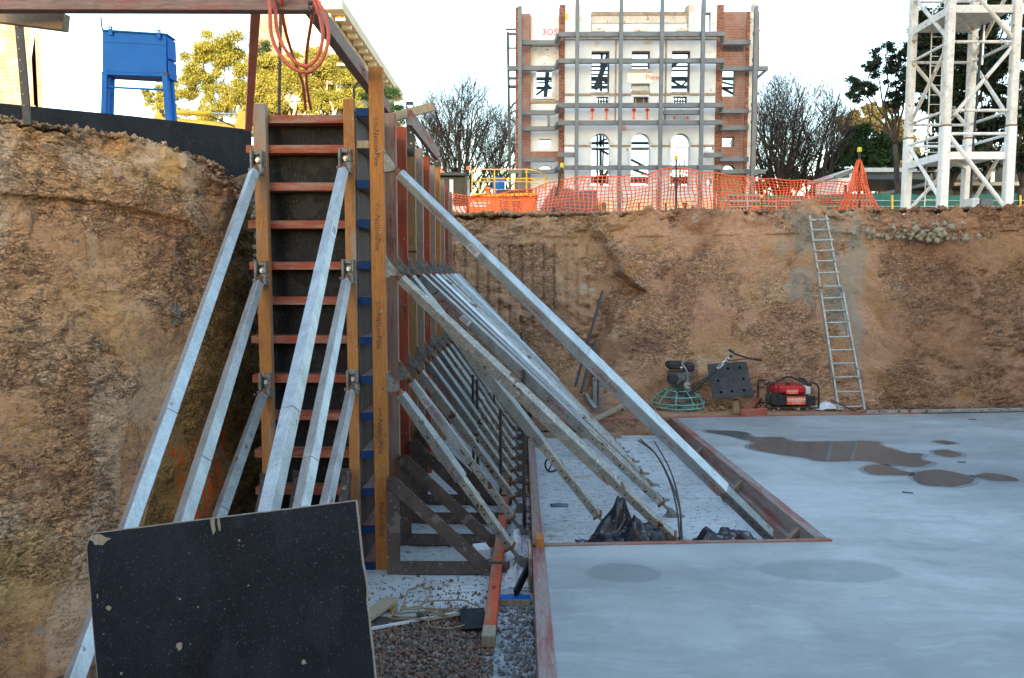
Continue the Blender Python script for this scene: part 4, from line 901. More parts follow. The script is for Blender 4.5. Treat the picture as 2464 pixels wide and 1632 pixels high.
for cx, cy, rx, ry, a0, a1 in ((-.75, 5.60, .09, .14, 4.5, 9.5), (-.62, 5.28, .27, .08, 2.5, 9.2), (-.50, 5.36, .22, .13, 2.8, 9.3), (-.48, 5.18, .15, .15, 2.2, 8.4), (-.72, 5.24, .2, .07, .2, 6.8)):
    for t in np.arange(a0, a1, .42): rpth.append((cx+rx*math.cos(t), cy+ry*math.sin(t), .026+.022*rnd.random()))
tag(MB().tube(sm_curve(rpth, 5), .006, 6).build('rope', M['rope'], smooth=True), 'tangled tan rope on the edge of the gravel', 'rope')
for k, (x, y, s_) in enumerate(((-.90, 5.38, .035), (-.83, 5.42, .025), (-.40, 5.26, .03), (-1.12, 5.58, .02), (-.93, 5.52, .015))):
    m_ = MB(); rr_ = random.Random(k); m_.add([Vector((x, y, s_*.5))+Vector(b)*s_*rr_.uniform(.7, 1.2) for b in ico], icf)
    tag(m_.build('stone', M['earthside']), ['largest orange clay lump beside the rope', 'clay lump just right of the largest one', 'orange clay lump inside the rope loop', 'small clay lump on the concrete near the offcut', 'smallest clay lump above the largest one'][k], 'stone', 'clay lumps near the rope')
# spray paint on the side earth face: thin painted flecks hugging the clay
rnd = random.Random(3); fl = MB()
# ------------------------------------------------------------ machines and gear at the foot of the rear bank
g0 = Zp(1915, 992, ZS); GY = 12.32; sc_ = FPX/GY
def gx(px): return A(px, 900, GY).x
def gz(py): return A(1915, py, GY).z
ge = thing('generator', 'red and black portable generator in a tubular frame', 'generator', ((gx(1845)+gx(1975))/2, GY, ZS))
x0, x1 = gx(1848), gx(1972); zb = ZS+.03; zt = gz(928)
MB().bb(x0+.13, x1-.18, GY+.06, GY+.46, gz(950), gz(931)).build('fuel_tank', M['generatorred'], ge, bevel=.03)
MB().lathe([(.035, 0), (.035, .03)], ((x0+x1)/2, GY+.25, gz(931)), 12).build('fuel_cap', M['black'], ge)
MB().bb(x0+.14, x1-.04, GY+.02, GY+.045, gz(976), gz(953)).build('control_panel', M['blackpost'], ge, bevel=.006)
MB().bb(x0+.10, x0+.50, GY+.10, GY+.45, zb+.03, gz(958)).build('engine_block', M['engine'], ge, bevel=.02)
MB().lathe([(.09, 0), (.10, .02), (.10, .10)], (x0+.16, GY+.10, zb+.14), 16, Euler((R(90), 0, 0)).to_matrix()).build('recoil_starter', M['black'], ge)
MB().bb(x0+.56, x1-.08, GY+.08, GY+.42, zb+.02, gz(958)).build('alternator', M['black'], ge, bevel=.02)
MB().bb(x0+.24, x0+.32, GY+.05, GY+.09, zb+.05, zb+.15).build('red_plate', M['generatorred'], ge)
MB().bb(x0+.36, x0+.50, GY+.05, GY+.09, zb+.03, zb+.18).build('silver_cover', M['galvo'], ge, bevel=.01)
MB().bb(x1-.17, x1-.09, GY+.1, GY+.3, gz(951), gz(934)).build('white_box', M['whitepl'], ge, bevel=.008)
for yy in (GY, GY+.5):
    m_ = MB(); m_.tube(sm_curve([(x0, yy, ZS), (x0, yy, gz(948)), (x0+.01, yy, gz(928)), (x0+.05, yy, gz(924)), (x0+.11, yy, gz(926))], 4), .015, 8)
    m_.build('frame_post', M['black'], ge)
    m_ = MB(); m_.tube(sm_curve([(x1, yy, ZS), (x1, yy, gz(948)), (x1-.01, yy, gz(932)), (x1-.06, yy, gz(923)), (x1-.15, yy, gz(920))], 4), .015, 8); m_.build('frame_post', M['black'], ge)
    MB().tube([(x0, yy, zb), (x1, yy, zb)], .014, 8).build('frame_rail', M['black'], ge)
    MB().tube([(x0+.17, yy, zb), (x0+.17, yy, gz(928))], .012, 8).build('frame_post', M['black'], ge)
MB().tube([(x0+.02, GY+.25, gz(930)), (x0+.2, GY+.25, gz(926)), ((x0+x1)/2-.03, GY+.25, gz(912)), ((x0+x1)/2+.03, GY+.25, gz(912)), (x1-.16, GY+.25, gz(924)), (x1-.03, GY+.25, gz(932))], .016, 8).build('carry_handle', M['black'], ge)
s1_ = MB().bb(gx(1896), gx(1941), GY+.010, GY+.018, gz(974), gz(955)).build('label_sticker', M['stickorange'], ge)
text('coateshire', .070, (gx(1918.5), GY+.009, gz(961)), (1, 0, 0), (0, 0, 1), M['textwhite'], s1_, align='CENTER', bold=.001)
text('13 15 52', .042, (gx(1918.5), GY+.009, gz(970.5)), (1, 0, 0), (0, 0, 1), M['textwhite'], s1_, align='CENTER')
MB().bb(gx(1900), gx(1937), GY+.006, GY+.0095, gz(966.5), gz(965.7)).build('underline', M['textwhite'], s1_)
s1_ = MB().bb(gx(1896), gx(1925), GY+.048, GY+.056, gz(949.5), gz(938)).build('label_sticker', M['stickorange'], ge)
text('coateshire', .042, (gx(1910.5), GY+.047, gz(942.5)), (1, 0, 0), (0, 0, 1), M['textwhite'], s1_, align='CENTER')
text('13 15 52', .026, (gx(1910.5), GY+.047, gz(947.5)), (1, 0, 0), (0, 0, 1), M['textwhite'], s1_, align='CENTER')
# power trowel
TY = 12.55; tc = A(1631, 985, TY); tx = tc.x; z0 = ZS
te = thing('power_trowel', 'power trowel with green ring guard, black engine and long handle', 'power trowel', (tx, TY, ZS))
Rr = (A(1690, 950, TY).x-A(1565, 950, TY).x)/2
def ell(r, z, n=40): return [(tx+r*math.cos(2*math.pi*k/n), TY+r*math.sin(2*math.pi*k/n), z) for k in range(n)]
gm_ = te
for r, z in ((Rr, z0+.10), (Rr*.98, z0+.03), (Rr*.80, z0+.20), (Rr*.52, z0+.29)): MB().tube(ell(r, z), .011, 6, closed=True).build('guard_ring', M['teal'], te, smooth=True)
for k in range(9):
    t = 2*math.pi*(k+.35)/9; c_, s2_ = math.cos(t), math.sin(t)
    MB().tube([(tx+r*c_, TY+r*s2_, z) for r, z in ((Rr*.18, z0+.33), (Rr*.52, z0+.29), (Rr*.80, z0+.20), (Rr, z0+.10), (Rr*.98, z0+.03))], .009, 6).build('guard_spoke', M['teal'], te)
for k in range(4):
    t = 2*math.pi*k/4+.5; d = Vector((math.cos(t), math.sin(t), 0)); 
    MB().beam(Vector((tx, TY, z0+.03))+d*.1, Vector((tx, TY, z0+.02))+d*Rr*.9, .14, .012, roll=.15).build('blade', M['galvo'], te)
MB().lathe([(.17, 0), (.16, .05), (.11, .10), (.10, .22), (.12, .25)], (tx, TY, z0+.12), 16).build('gearbox', M['engine'], te, smooth=False)
ez = z0+.37
MB().bb(tx-.16, tx+.16, TY-.15, TY+.16, ez, ez+.22).build('engine_block', M['engine'], te, bevel=.03)
MB().lathe([(.06, 0), (.09, .02), (.09, .05), (.06, .06)], (tx-.10, TY-.1, ez+.12), 16, Euler((R(90), 0, R(-20))).to_matrix()).build('fan_cover', M['black'], te)
MB().bb(tx-.20, tx+.10, TY-.17, TY+.14, ez+.26, ez+.38).build('fuel_tank', M['black'], te, bevel=.035)
MB().bb(tx+.08, tx+.24, TY-.12, TY+.14, ez+.22, ez+.36).build('air_filter', M['black'], te, bevel=.03)
MB().bb(tx-.01, tx+.07, TY-.178, TY-.173, ez+.29, ez+.315).build('label_sticker', M['whitepl'], te)
MB().lathe([(.06, -.01), (.06, .03)], (tx+.10, TY-.2, ez+.02), 14, Euler((R(90), 0, 0)).to_matrix()).build('belt_pulley', M['galvo'], te)
MB().beam((tx-.04, TY-.2, ez-.12), (tx+.06, TY-.2, ez+.08), .10, .05, up=(0, 1, 0)).build('belt_guard', M['black'], te, bevel=.01)
def tA(px, py): return A(px, py, TY-.18)
MB().tube(sm_curve([tA(1652, 935), tA(1654, 910), tA(1652, 893), tA(1645, 882), tA(1641, 876), tA(1643, 868)], 5), .018, 8).build('lifting_arm', M['galvd'], te, smooth=True)
MB().lathe([(.03, -.012), (.03, .012)], tA(1644, 869), 12, Euler((R(90), 0, 0)).to_matrix()).build('lifting_eye', M['galvd'], te)
h0 = tA(1652, 956); h1 = A(1764, 852, TY-.1); hd = h1-h0
MB().tube([h0, h0.lerp(h1, .45)], .030, 8).build('handle_lower', M['blackpost'], te)
MB().tube([h0.lerp(h1, .43), h0.lerp(h1, .98)], .024, 8).build('handle_upper', M['blackpost'], te)
text('MACNAUGHT', .030, h0.lerp(h1, .78)+Vector((0, -.0245, 0)), hd, Vector((-hd.z, 0, hd.x)), M['textwhite'], te, align='CENTER', bold=.001) if 0 else None
MB().tube([h0.lerp(h1, .66), h0.lerp(h1, .93)], .0252, 8).build('white_stripe', surf('white_flaked_band', (.02, .02, .025), (.75, .76, .78), 26, rough=.5, lo=.48, hi=.52, fine=0), te)
MB().tube([h0.lerp(h1, .97), h1.lerp(h0, -.03)], .034, 8).build('handle_head', M['galv'], te)
MB().tube(sm_curve([A(1756, 843, TY-.2), A(1768, 851, TY-.15), A(1790, 859, TY-.05), A(1812, 864, TY), A(1830, 865, TY+.05)], 5), .014, 8).build('handlebar', M['blackpost'], te, smooth=True)
MB().tube([A(1814, 864, TY), A(1832, 866.5, TY+.05)], .02, 8).build('grip', M['black'], te)
MB().tube([A(1755, 842, TY-.2), A(1764, 848, TY-.17)], .02, 8).build('grip', M['black'], te)
MB().tube([A(1750, 868, TY-.1), A(1775, 866, TY-.1), A(1800, 863, TY-.05)], .009, 6).build('control_cable', M['black'], te)
HOLE = surf('dark_hole', (.004, .003, .002), (.01, .007, .005), 9, rough=1, spec=0, fine=0)
# rubber mat with holes leaning on the bank
MY = 12.72
def mA(px, py): 
    k = (py-870)/90; return A(px, py, MY-.20*k)
P4 = [mA(1702, 876), mA(1796, 870), mA(1812, 952), mA(1716, 960)]
ma = MB(); e1 = P4[1]-P4[0]; e2 = P4[3]-P4[0]; nm = e1.cross(e2).normalized(); 
if nm.y > 0: nm = -nm
def mp_(u, v): return P4[0]*(1-u)*(1-v)+P4[1]*u*(1-v)+P4[2]*u*v+P4[3]*(1-u)*v
rn_ = random.Random(2); out = [mp_(u, v)+e1.normalized()*rn_.uniform(-.006, .006) for u, v in [(k/8, 0) for k in range(8)]+[(1, k/8) for k in range(8)]+[(1-k/8, 1) for k in range(8)]+[(0, 1-k/8) for k in range(8)]]
n_ = len(out); ma.add(out+[p-nm*.02 for p in out], [tuple(range(n_)), tuple(range(2*n_-1, n_-1, -1))]+[(i, n_+i, n_+(i+1) % n_, (i+1) % n_) for i in range(n_)])
mo = ma.build('rubber_mat', surf('dusty_rubber', (.022, .024, .028), (.055, .055, .055), 7, rough=.7, specks=[((.14, .12, .09), 20, .66)])); tag(mo, 'black rubber mat with round holes leaning on the rear bank', 'mat')
rot_ = Matrix((e1.normalized(), nm.cross(e1.normalized()), nm)).transposed()
for u, v in ((.2, .17), (.5, .17), (.8, .17), (.2, .5), (.84, .5), (.22, .83), (.5, .83), (.8, .83)):
    MB().lathe([(.021, 0), (.021, .0015)], mp_(u, v)+nm*.001, 12, rot_).build('hole', HOLE, mo)
# timbers by the generator
def px3(px, py, Y): return A(px, py, Y)
timber('timber_offcut', px3(1770, 962, 12.75), Zp(1772, 996, ZS+.03), .10, .035, M['brownv'], 'short upright board end below the rubber mat')
timber('timber_offcut', Zp(1800, 984, ZS+.05), px3(1826, 958, 12.9), .11, .04, M['redxx'], 'red board propped up beside the generator')
timber('timber_offcut', Zp(1782, 993, ZS+.06), Zp(1845, 990, ZS+.06), .05, .10, M['redxx'], 'red board lying flat left of the generator')
timber('timber_offcut', Zp(1432, 1010, ZS+.03), Zp(1502, 974, ZS+.1), .09, .04, M['oldwood'], 'grey brown board lying at the back behind the longest brace')
timber('thin_bar', Zp(1998, 962, ZS+.2), Zp(2060, 991, ZS+.03), .02, .02, M['rebar'], 'thin dark bar lying behind the foot of the ladder', cat='rod')
# props standing in the back left corner
for k, (a, b, w_, lab) in enumerate((((1450, 700, 13.0), (1384, 930, 12.4), .045, 'long dark steel tube leaning against the rear bank'), ((1432, 820, 13.0), (1398, 945, 12.3), .045, 'shorter dark steel tube leaning beside the long one'))):
    m_ = MB(); m_.tube([A(*a), A(*b)], w_/2, 8); tag(m_.build('steel_tube', M['darksteel'], smooth=False), lab, 'tube', 'dark tubes leaning on the rear bank')
for k, (px, ya, yb, lab) in enumerate(((1431, 908, 975, 'left grey steel prop end standing in the back corner'), (1446, 922, 1002, 'right grey steel prop end standing in the back corner, numbered in red'))):
    a = A(px, ya, 12.05+.05*k); b = A(px, yb, 12.05+.05*k); o_ = MB().beam(a, b, .065, .065, (0, 1, 0)).build('steel_prop', M['galvd'], bevel=.004); tag(o_, lab, 'prop', 'prop ends in the back corner')
    MB().lathe([(.013, 0), (.013, .001)], A(px, ya+7, 12.05+.05*k)+Vector((0, -.0335, 0)), 8, Euler((R(90), 0, 0)).to_matrix()).build('peg_hole', M['black'], o_)
    if k: text('131 552', .045, A(px, 955, 12.1)+Vector((0, -.034, 0)), (0, 0, -1), (1, 0, 0), M['redpaint'], o_, align='CENTER')
timber('steel_prop', A(1408, 950, 12.1), A(1430, 985, 11.95), .07, .07, M['galvd'], 'short grey steel piece leaning left of the standing prop ends', cat='prop')
# ladder
la = thing('ladder', 'long aluminium extension ladder leaning on the rear bank', 'ladder', (A(2048, 987, 12.2).x, 12.2, ZS))
Lb = Zp(2017, 989, ZS); Rb = Zp(2080, 989, ZS); 
Lb = A(2017, 988, 12.2); Rb = A(2080, 987, 12.2); Lt = A(1947, 518, 13.05); Rt = A(1993, 516, 13.05)
Lm = Lb.lerp(Lt, .475); Rm = Rb.lerp(Rt, .475); off = Vector((0, -.05, .01)); inw = (Rm-Lm).normalized()*.022
MB().beam(Lb, Lb.lerp(Lt, .60), .03, .06, (0, 1, 0)).build('stile', M['ladder'], la, bevel=.003); MB().beam(Rb, Rb.lerp(Rt, .60), .03, .06, (0, 1, 0)).build('stile', M['ladder'], la, bevel=.003)
MB().beam(Lb.lerp(Lt, .36)+inw+off*-.9, Lt+inw+off*-.9, .026, .05, (0, 1, 0)).build('stile', M['ladder'], la, bevel=.003); MB().beam(Rb.lerp(Rt, .36)-inw+off*-.9, Rt-inw+off*-.9, .026, .05, (0, 1, 0)).build('stile', M['ladder'], la, bevel=.003)
ry = [979, 943.5, 908, 875, 843, 811.5, 777, 748, 718, 690, 657, 629, 604, 579, 554, 530]
for i, y in enumerate(ry):
    f = (988-y)/(988-518); # approx param along the slope
    a = Lb.lerp(Lt, f); 
    # refine so that the rung lands at its height
    z_t = A(2000, y, a.y).z; f = (z_t-Lb.z)/(Lt.z-Lb.z); a = Lb.lerp(Lt, f); b = Rb.lerp(Rt, f)
    MB().tube([a, b], .015, 8).build('rung', M['ladder'], la)
for P_, s_ in ((Lb.lerp(Lt, .60), 1), (Rb.lerp(Rt, .60), -1)): MB().box(P_, (.05, .09, .05)).build('slide_bracket', M['galvd'], la)
# ------------------------------------------------------------ left upper ground
kA = A(-40, 245, 6.45); kB = A(604, 313, 7.75); zk = 3.1
k0 = Vector((kA.x, kA.y, 0)); k1 = Vector((kB.x, kB.y, 0)); d_ = (k1-k0).normalized(); nrm_ = Vector((-d_.y, d_.x, 0))
L_ = (k1-k0).length
MBk = MB().prism([(0, 2.9), (L_, 2.6), (L_, kB.z), (L_*.5, (kA.z+kB.z)/2+.012), (0, kA.z)], d_, (0, 0, 1), nrm_, k0, .018)
kb = MBk.build('kick_board', M['plyblack']); tag(kb, 'long black ply board standing along the top of the left earth bank', 'board')
bxY = 9.0
be = thing('switchboard_stand', 'blue steel cabinet standing on blue legs above the black ply board', 'cabinet', (A(335, 260, bxY).x, bxY, 3.4))
def Pb(px, py, dy=0): return A(px, py, bxY+dy)
def slabq(pts, dpt, name, mat, par, dy=0, bev=.006):
    f = [A(x, y, bxY+dy) for x, y in pts]; bk = [p+Vector((0, dpt, 0)) for p in f]; n = len(f)
    return MB().add(f+bk, [tuple(range(n)), tuple(range(2*n-1, n-1, -1))]+[(i, n+i, n+(i+1) % n, (i+1) % n) for i in range(n)]).build(name, mat, par, bevel=bev)
slabq([(246, 72), (246, 178), (401, 183), (400, 82)], .20, 'cabinet_body', M['bluepaint'], be)
xs_ = A(400.5, 130, bxY).x
for ya_, yb_ in ((90, 141), (144, 189)): MB().bb(xs_+.002, xs_+.03, bxY+.015, bxY+.19, A(400, yb_, bxY).z, A(400, ya_, bxY).z).build('side_door', M['bluepaint'], be, bevel=.006)
slabq([(244, 70), (244, 74), (402, 84), (402, 80)], .24, 'roof_sheet', M['bluepaint'], be, -.02)
slabq([(248, 173), (249, 180), (402, 185), (402, 178)], .21, 'base_rail', M['bluepaint'], be, -.012)
for x in (265, 381): 
    yb_ = 82 if x < 300 else 91
    a_ = slabq([(x-5, yb_-19), (x-4, yb_+2), (x+5, yb_+2), (x+5, yb_-19)], .012, 'lifting_lug', M['bluepaint'], be, -.03, .002)
    MB().lathe([(.011, 0), (.011, .001)], A(x, yb_-14, bxY-.0305), 10, Euler((R(90), 0, 0)).to_matrix()).build('eye_hole', M['whitepl'], a_)
for nm, a, b in (('leg', (254, 178), (247, 278)), ('leg', (398, 184), (410, 295))):
    for dy in (0, .13): MB().beam(A(a[0], a[1], bxY)+Vector((0, dy, 0)), A(b[0], b[1]+8, bxY)+Vector((0, dy, 0))-Vector((0, 0, .25)), .055, .055, (0, 1, 0)).build(nm, M['bluepaint'], be)
for a_, b_ in (((250, 100), (396, 108)), ((250, 172), (397, 177))): MB().beam(Pb(*a_, -.003), Pb(*b_, -.003), .006, .008).build('seam', M['bluepaint'], be)
for px_ in (262, 300, 340, 380): MB().lathe([(.007, 0), (.007, .006)], Pb(px_, 168+(px_-262)*.05, -.001), 6, Euler((R(90), 0, 0)).to_matrix()).build('bolt', M['black'], be)
MB().box(Pb(398, 180, -.012), (.05, .012, .06)).build('latch', M['black'], be)
MB().tube([Pb(258, 210), Pb(405, 217)], .012, 6).build('cross_bar', M['bluepaint'], be)
MB().beam(Pb(256, 182, .12), Pb(396, 190, .12), .22, .03).build('underframe', M['bluepaint'], be)
MB().tube([Pb(247, 72), Pb(244, 60), Pb(243, 41)], .008, 6).build('aerial', M['black'], be)
# yellow machine arm
yY = 13.5
ya = thing('yellow_excavator', 'yellow hydraulic excavator arm resting above the black ply board', 'excavator', (A(480, 300, yY).x, yY, 3.42))
def Py(px, py, dy=0): return A(px, py, yY+dy)
MB().prism([(p.x, p.z) for p in [Py(366, 286), Py(372, 268), Py(384, 263), Py(402, 268), Py(430, 283), Py(600, 300), Py(604, 322), Py(440, 318), Py(366, 318)]], (1, 0, 0), (0, 0, 1), (0, 1, 0), (0, yY+.2, 0), .35).build('boom', M['digyellow'], ya, bevel=.02)
MB().tube([Py(398, 270), Py(508, 273)], .045, 12).build('cylinder', M['digyellow'], ya, smooth=False)
MB().tube([Py(508, 273), Py(580, 275)], .017, 10).build('piston_rod', M['galv'], ya)
MB().prism([(p.x, p.z) for p in [Py(574, 268), Py(590, 268), Py(600, 312), Py(566, 316)]], (1, 0, 0), (0, 0, 1), (0, 1, 0), (0, yY+.05, 0), .2).build('link', M['digyellow'], ya, bevel=.01)
for q in ((388, 268), (394, 277)): MB().lathe([(.035, 0), (.035, .02)], Py(*q)+Vector((0, .02, 0)), 12, Euler((R(90), 0, 0)).to_matrix()).build('pin', M['black'], ya)
MB().tube(sm_curve([Py(505, 280), Py(530, 290), Py(560, 303), Py(575, 312)], 4), .012, 6).build('hydraulic_hose', M['black'], ya)
tag(crumple('earth_mound', '', (A(225, 270, 10).x, 10, 3.4), .45, .4, .42, [], M['earthground'], 6.6, n=30), 'small earth mound left of the blue cabinet', 'mound')

# ------------------------------------------------------------ orange excavator
EY = 33.0; Sx = FPX/EY
def E(px, py, dy=0): return A(px, py, EY+dy)
ex_ = thing('excavator', 'orange excavator with a black cab and yellow guard rails behind the orange mesh', 'excavator', (E(1180, 500).x, EY+1, 3.42))
def ebox(name, x0, x1, y0, y1, d0, d1, mat, par=None, bev=.03):
    a = E((x0+x1)/2, (y0+y1)/2, d0); q = FPX/(EY+d0); xx0 = E(x0, 500, d0).x; xx1 = E(x1, 500, d0).x; z1 = E(x0, y0, d0).z; z0 = E(x0, y1, d0).z
    return MB().bb(xx0, xx1, EY+d0, EY+d1, z0, z1).build(name, mat, par or ex_, bevel=bev)
bd = ebox('body', 1128, 1288, 473, 523, 0, 2.8, M['orange'], bev=.08)
ebox('counterweight', 1268, 1292, 476, 533, .1, 2.7, M['orange'], bev=.12)
ebox('side_step', 1126, 1296, 524, 534, -.05, 2.9, M['darksteel'])
ebox('deck_edge', 1134, 1295, 465, 472, -.06, 2.8, M['yellow'], bev=.01)
vents = []
for x0_ in (1202, 1232):
    for k in range(15): vents.append(ebox('vent_slot', x0_, x0_+24, 484+k*2.3, 485.1+k*2.3, -.012, .0, M['black'], bd, 0))
    for k in range(6): vents.append(ebox('vent_slot', x0_+1+k*4, x0_+3+k*4, 474.5, 479, -.012, 0, M['black'], bd, 0))
lb = ebox('label_sticker', 1131, 1169, 492, 498, -.012, -.002, M['whitepl'], bd, 0)
text('PH: 1800 331 750', .085, (E(1132, 495, -.014).x, EY-.013, E(1132, 495).z), (1, 0, 0), (0, 0, 1), M['bluepaint'], lb)
text('ARMSGROUP', .11, (E(1142, 487, 0).x, EY-.006, E(1142, 488).z), (1, 0, 0), (0, 0, 1), M['textwhite'], bd, bold=.004)
tri = MB().prism([(0, 0), (.10, .14), (.2, 0), (.14, 0), (.10, .07), (.06, 0)], (1, 0, 0), (0, 0, 1), (0, 1, 0), (E(1132, 490).x, EY-.006, E(1132, 490.5).z), .006).build('emblem', M['textwhite'], bd)
text('ZAXIS', .17, (E(1162, 512).x, EY-.006, E(1162, 511.5).z), (1, 0, 0), (0, 0, 1), M['black'], bd, bold=.008)
text('350', .13, (E(1162, 520).x, EY-.006, E(1162, 518.5).z), (1, 0, 0), (0, 0, 1), M['greysteel'], bd, bold=.004)
text('LC', .12, (E(1248, 520).x, EY-.006, E(1250, 520.5).z), (1, 0, 0), (0, 0, 1), M['textwhite'], bd, bold=.006)
cb = ebox('cab', 1054, 1124, 424, 508, .2, 2.0, M['darkglass'], bev=.06)
ebox('cab_roof', 1050, 1122, 415, 423, .1, 2.1, M['darksteel'], bev=.03)
for x0_, x1_ in ((1082, 1091),): ebox('cab_pillar', x0_, x1_, 432, 520, .17, .26, M['white'], cb, .01)
ebox('cab_pillar', 1118, 1124, 424, 500, .15, .3, M['black'], cb, .01)
ebox('side_panel', 1090, 1122, 495, 518, .12, .25, M['white'], cb, .02)
MB().lathe([(.08, 0), (.08, .13), (.03, .16)], E(1127, 409, .5), 10).build('beacon', M['orange'], ex_)
MB().tube([E(1127, 409, .5), E(1127, 425, .5)], .03, 6).build('beacon_post', M['black'], ex_)
MB().prism([(p.x, p.z) for p in [E(1040, 375), E(1055, 398), E(1078, 418), E(1060, 420), E(1040, 405)]], (1, 0, 0), (0, 0, 1), (0, 1, 0), (0, EY+1.2, 0), .5).build('boom', M['orange'], ex_, bevel=.02)
def rail(pts, r=.028): return MB().tube([E(*p) for p in pts], r, 6).build('guard_rail', M['yellow'], ex_)
rail([(1136, 466, .1), (1136, 411, .1), (1138, 408, .1), (1270, 408, .1), (1292, 412, .1), (1308, 420, .4), (1316, 430, .8)])
rail([(1137, 437, .1), (1268, 437, .1), (1296, 443, .1), (1314, 456, .6)])
for x in (1190, 1267, 1312): rail([(x, 466 if x < 1300 else 460, .1 if x < 1300 else .5), (x, 408 if x < 1300 else 422, .1 if x < 1300 else .5)])
rail([(1153, 462, 2.4), (1153, 433, 2.4), (1156, 430, 2.4), (1290, 430, 2.4), (1314, 430, 1.6)])
for x in (1166, 1238): rail([(x, 462, 2.4), (x, 437, 2.4)])
rail([(1150, 457, 2.4), (1290, 457, 2.4)])
MB().lathe([(.10, 0), (.10, .1), (.16, .14), (.16, .22), (.08, .26)], E(1174, 465, 1.2), 14).build('exhaust_cap', M['orange'], ex_)
MB().tube([E(1196, 463, 1.), E(1280, 462, 1.)], .11, 10).build('air_cleaner', M['darksteel'], ex_)
for dy in (.3, 2.2): MB().prism([(p.x, p.z) for p in [E(1060, 545), E(1085, 536), E(1275, 536), E(1300, 545), E(1300, 575), E(1275, 592), E(1085, 592), E(1060, 575)]], (1, 0, 0), (0, 0, 1), (0, 1, 0), (0, EY+dy, 0), .55).build('track', M['black'], ex_, bevel=.03)
# blue drum and lorry behind
tag(MB().lathe([(.30, 0), (.30, 1.0), (.22, 1.05)], E(1200, 470, 5)+Vector((0, 0, -.2)), 16).build('blue_tank', M['bluepaint']), 'blue tank with a dark red top behind the yellow guard rails', 'tank')
# ------------------------------------------------------------ covered heap
HY = 21.0
def heapz(px, py): return A(px, py, HY)
pts_ = [(1302, 520), (1310, 480), (1330, 458), (1362, 452), (1425, 455), (1432, 470), (1440, 535), (1300, 535)]
TM = surf('brown_tarpaulin', (.055, .04, .045), (.15, .11, .10), 2.5, stretch=(.25, 1, 2.2), rough=.6, bmp=.6, bdist=.03, fine=.4)
V = []; n = 50
hx0 = A(1298, 500, HY).x; hx1 = A(1444, 500, HY).x; htop = A(1380, 452, HY).z
for i in range(n):
    for j in range(n):
        u = i/(n-1); v = j/(n-1); x = hx0+(hx1-hx0)*u; y = HY-.5+v*2.4
        e_ = min(1, u/.22, (1-u)/.06)*min(1, v/.22, (1-v)/.2); e_ = max(0, e_)**.6
        z = 3.42+(htop-3.42)*e_*(1-.05*u+.03*math.sin(u*7))+.05*noise.noise(Vector((x*1.3, y*3, 1)))*e_+.03*noise.noise(Vector((x*6, y*6, 2)))*e_
        V.append((x+(.25*(1-e_)*(-1 if u < .5 else .2)), y, z))
hp_ = npmesh('covered_heap', np.array(V), grid_faces(n, n), TM, smooth=True); tag(hp_, 'dark brown tarpaulin covered heap behind the orange mesh', 'heap')
# ------------------------------------------------------------ orange barrier mesh
MYm = 14.6
topl = [(1080, 468), (1140, 472), (1200, 465), (1270, 455), (1346, 433), (1400, 425), (1500, 425), (1560, 418), (1622, 402), (1660, 408), (1720, 417), (1830, 430), (1960, 436), (2045, 438), (2060, 400)]
botl = [(1080, 530), (1140, 536), (1200, 538), (1300, 530), (1360, 525), (1400, 528), (1500, 527), (1560, 520), (1622, 515), (1660, 512), (1720, 505), (1830, 508), (1960, 512), (2045, 516), (2060, 512)]
def interp(pl, x):
    for (a, b), (c, d) in zip(pl, pl[1:]):
        if x <= c: return b+(d-b)*(x-a)/(c-a)
    return pl[-1][1]
ms = thing('barrier_mesh', 'orange plastic barrier mesh strung along the top of the rear bank', 'mesh fence', (A(1570, 520, MYm).x, MYm, 3.45))
def mp2(px, v):
    yt = interp(topl, px); yb = interp(botl, px); y = yt+(yb-yt)*v
    dx = 6*math.sin(px*.021+v*2.2)*math.sin(v*3.14)+2.5*math.sin(px*.07+v*5)+ (v-.5)*10*math.sin(px*.008)
    return A(px+dx, y+1.3*math.sin(px*.09+v*9), MYm+.10*math.sin(px*.05+v*2)+.05*math.sin(v*6+px*.01))
rows = 13; m_ = MB()
for r in range(rows):
    v = r/(rows-1); P = [mp2(px, v) for px in np.arange(1080, 2061, 7)]
    m_.tube(P, .0075 if 0 < r < rows-1 else .012, 4, cap=False)
m_.build('horizontal_strands', M['meshorange'], ms)['kind'] = 'stuff'
m_ = MB()
for px in np.arange(1084, 2060, 9.5):
    m_.tube([mp2(px, v) for v in np.linspace(0, 1, 14)], .011, 4, cap=False)
m_.build('upright_strands', M['meshorange'], ms)['kind'] = 'stuff'
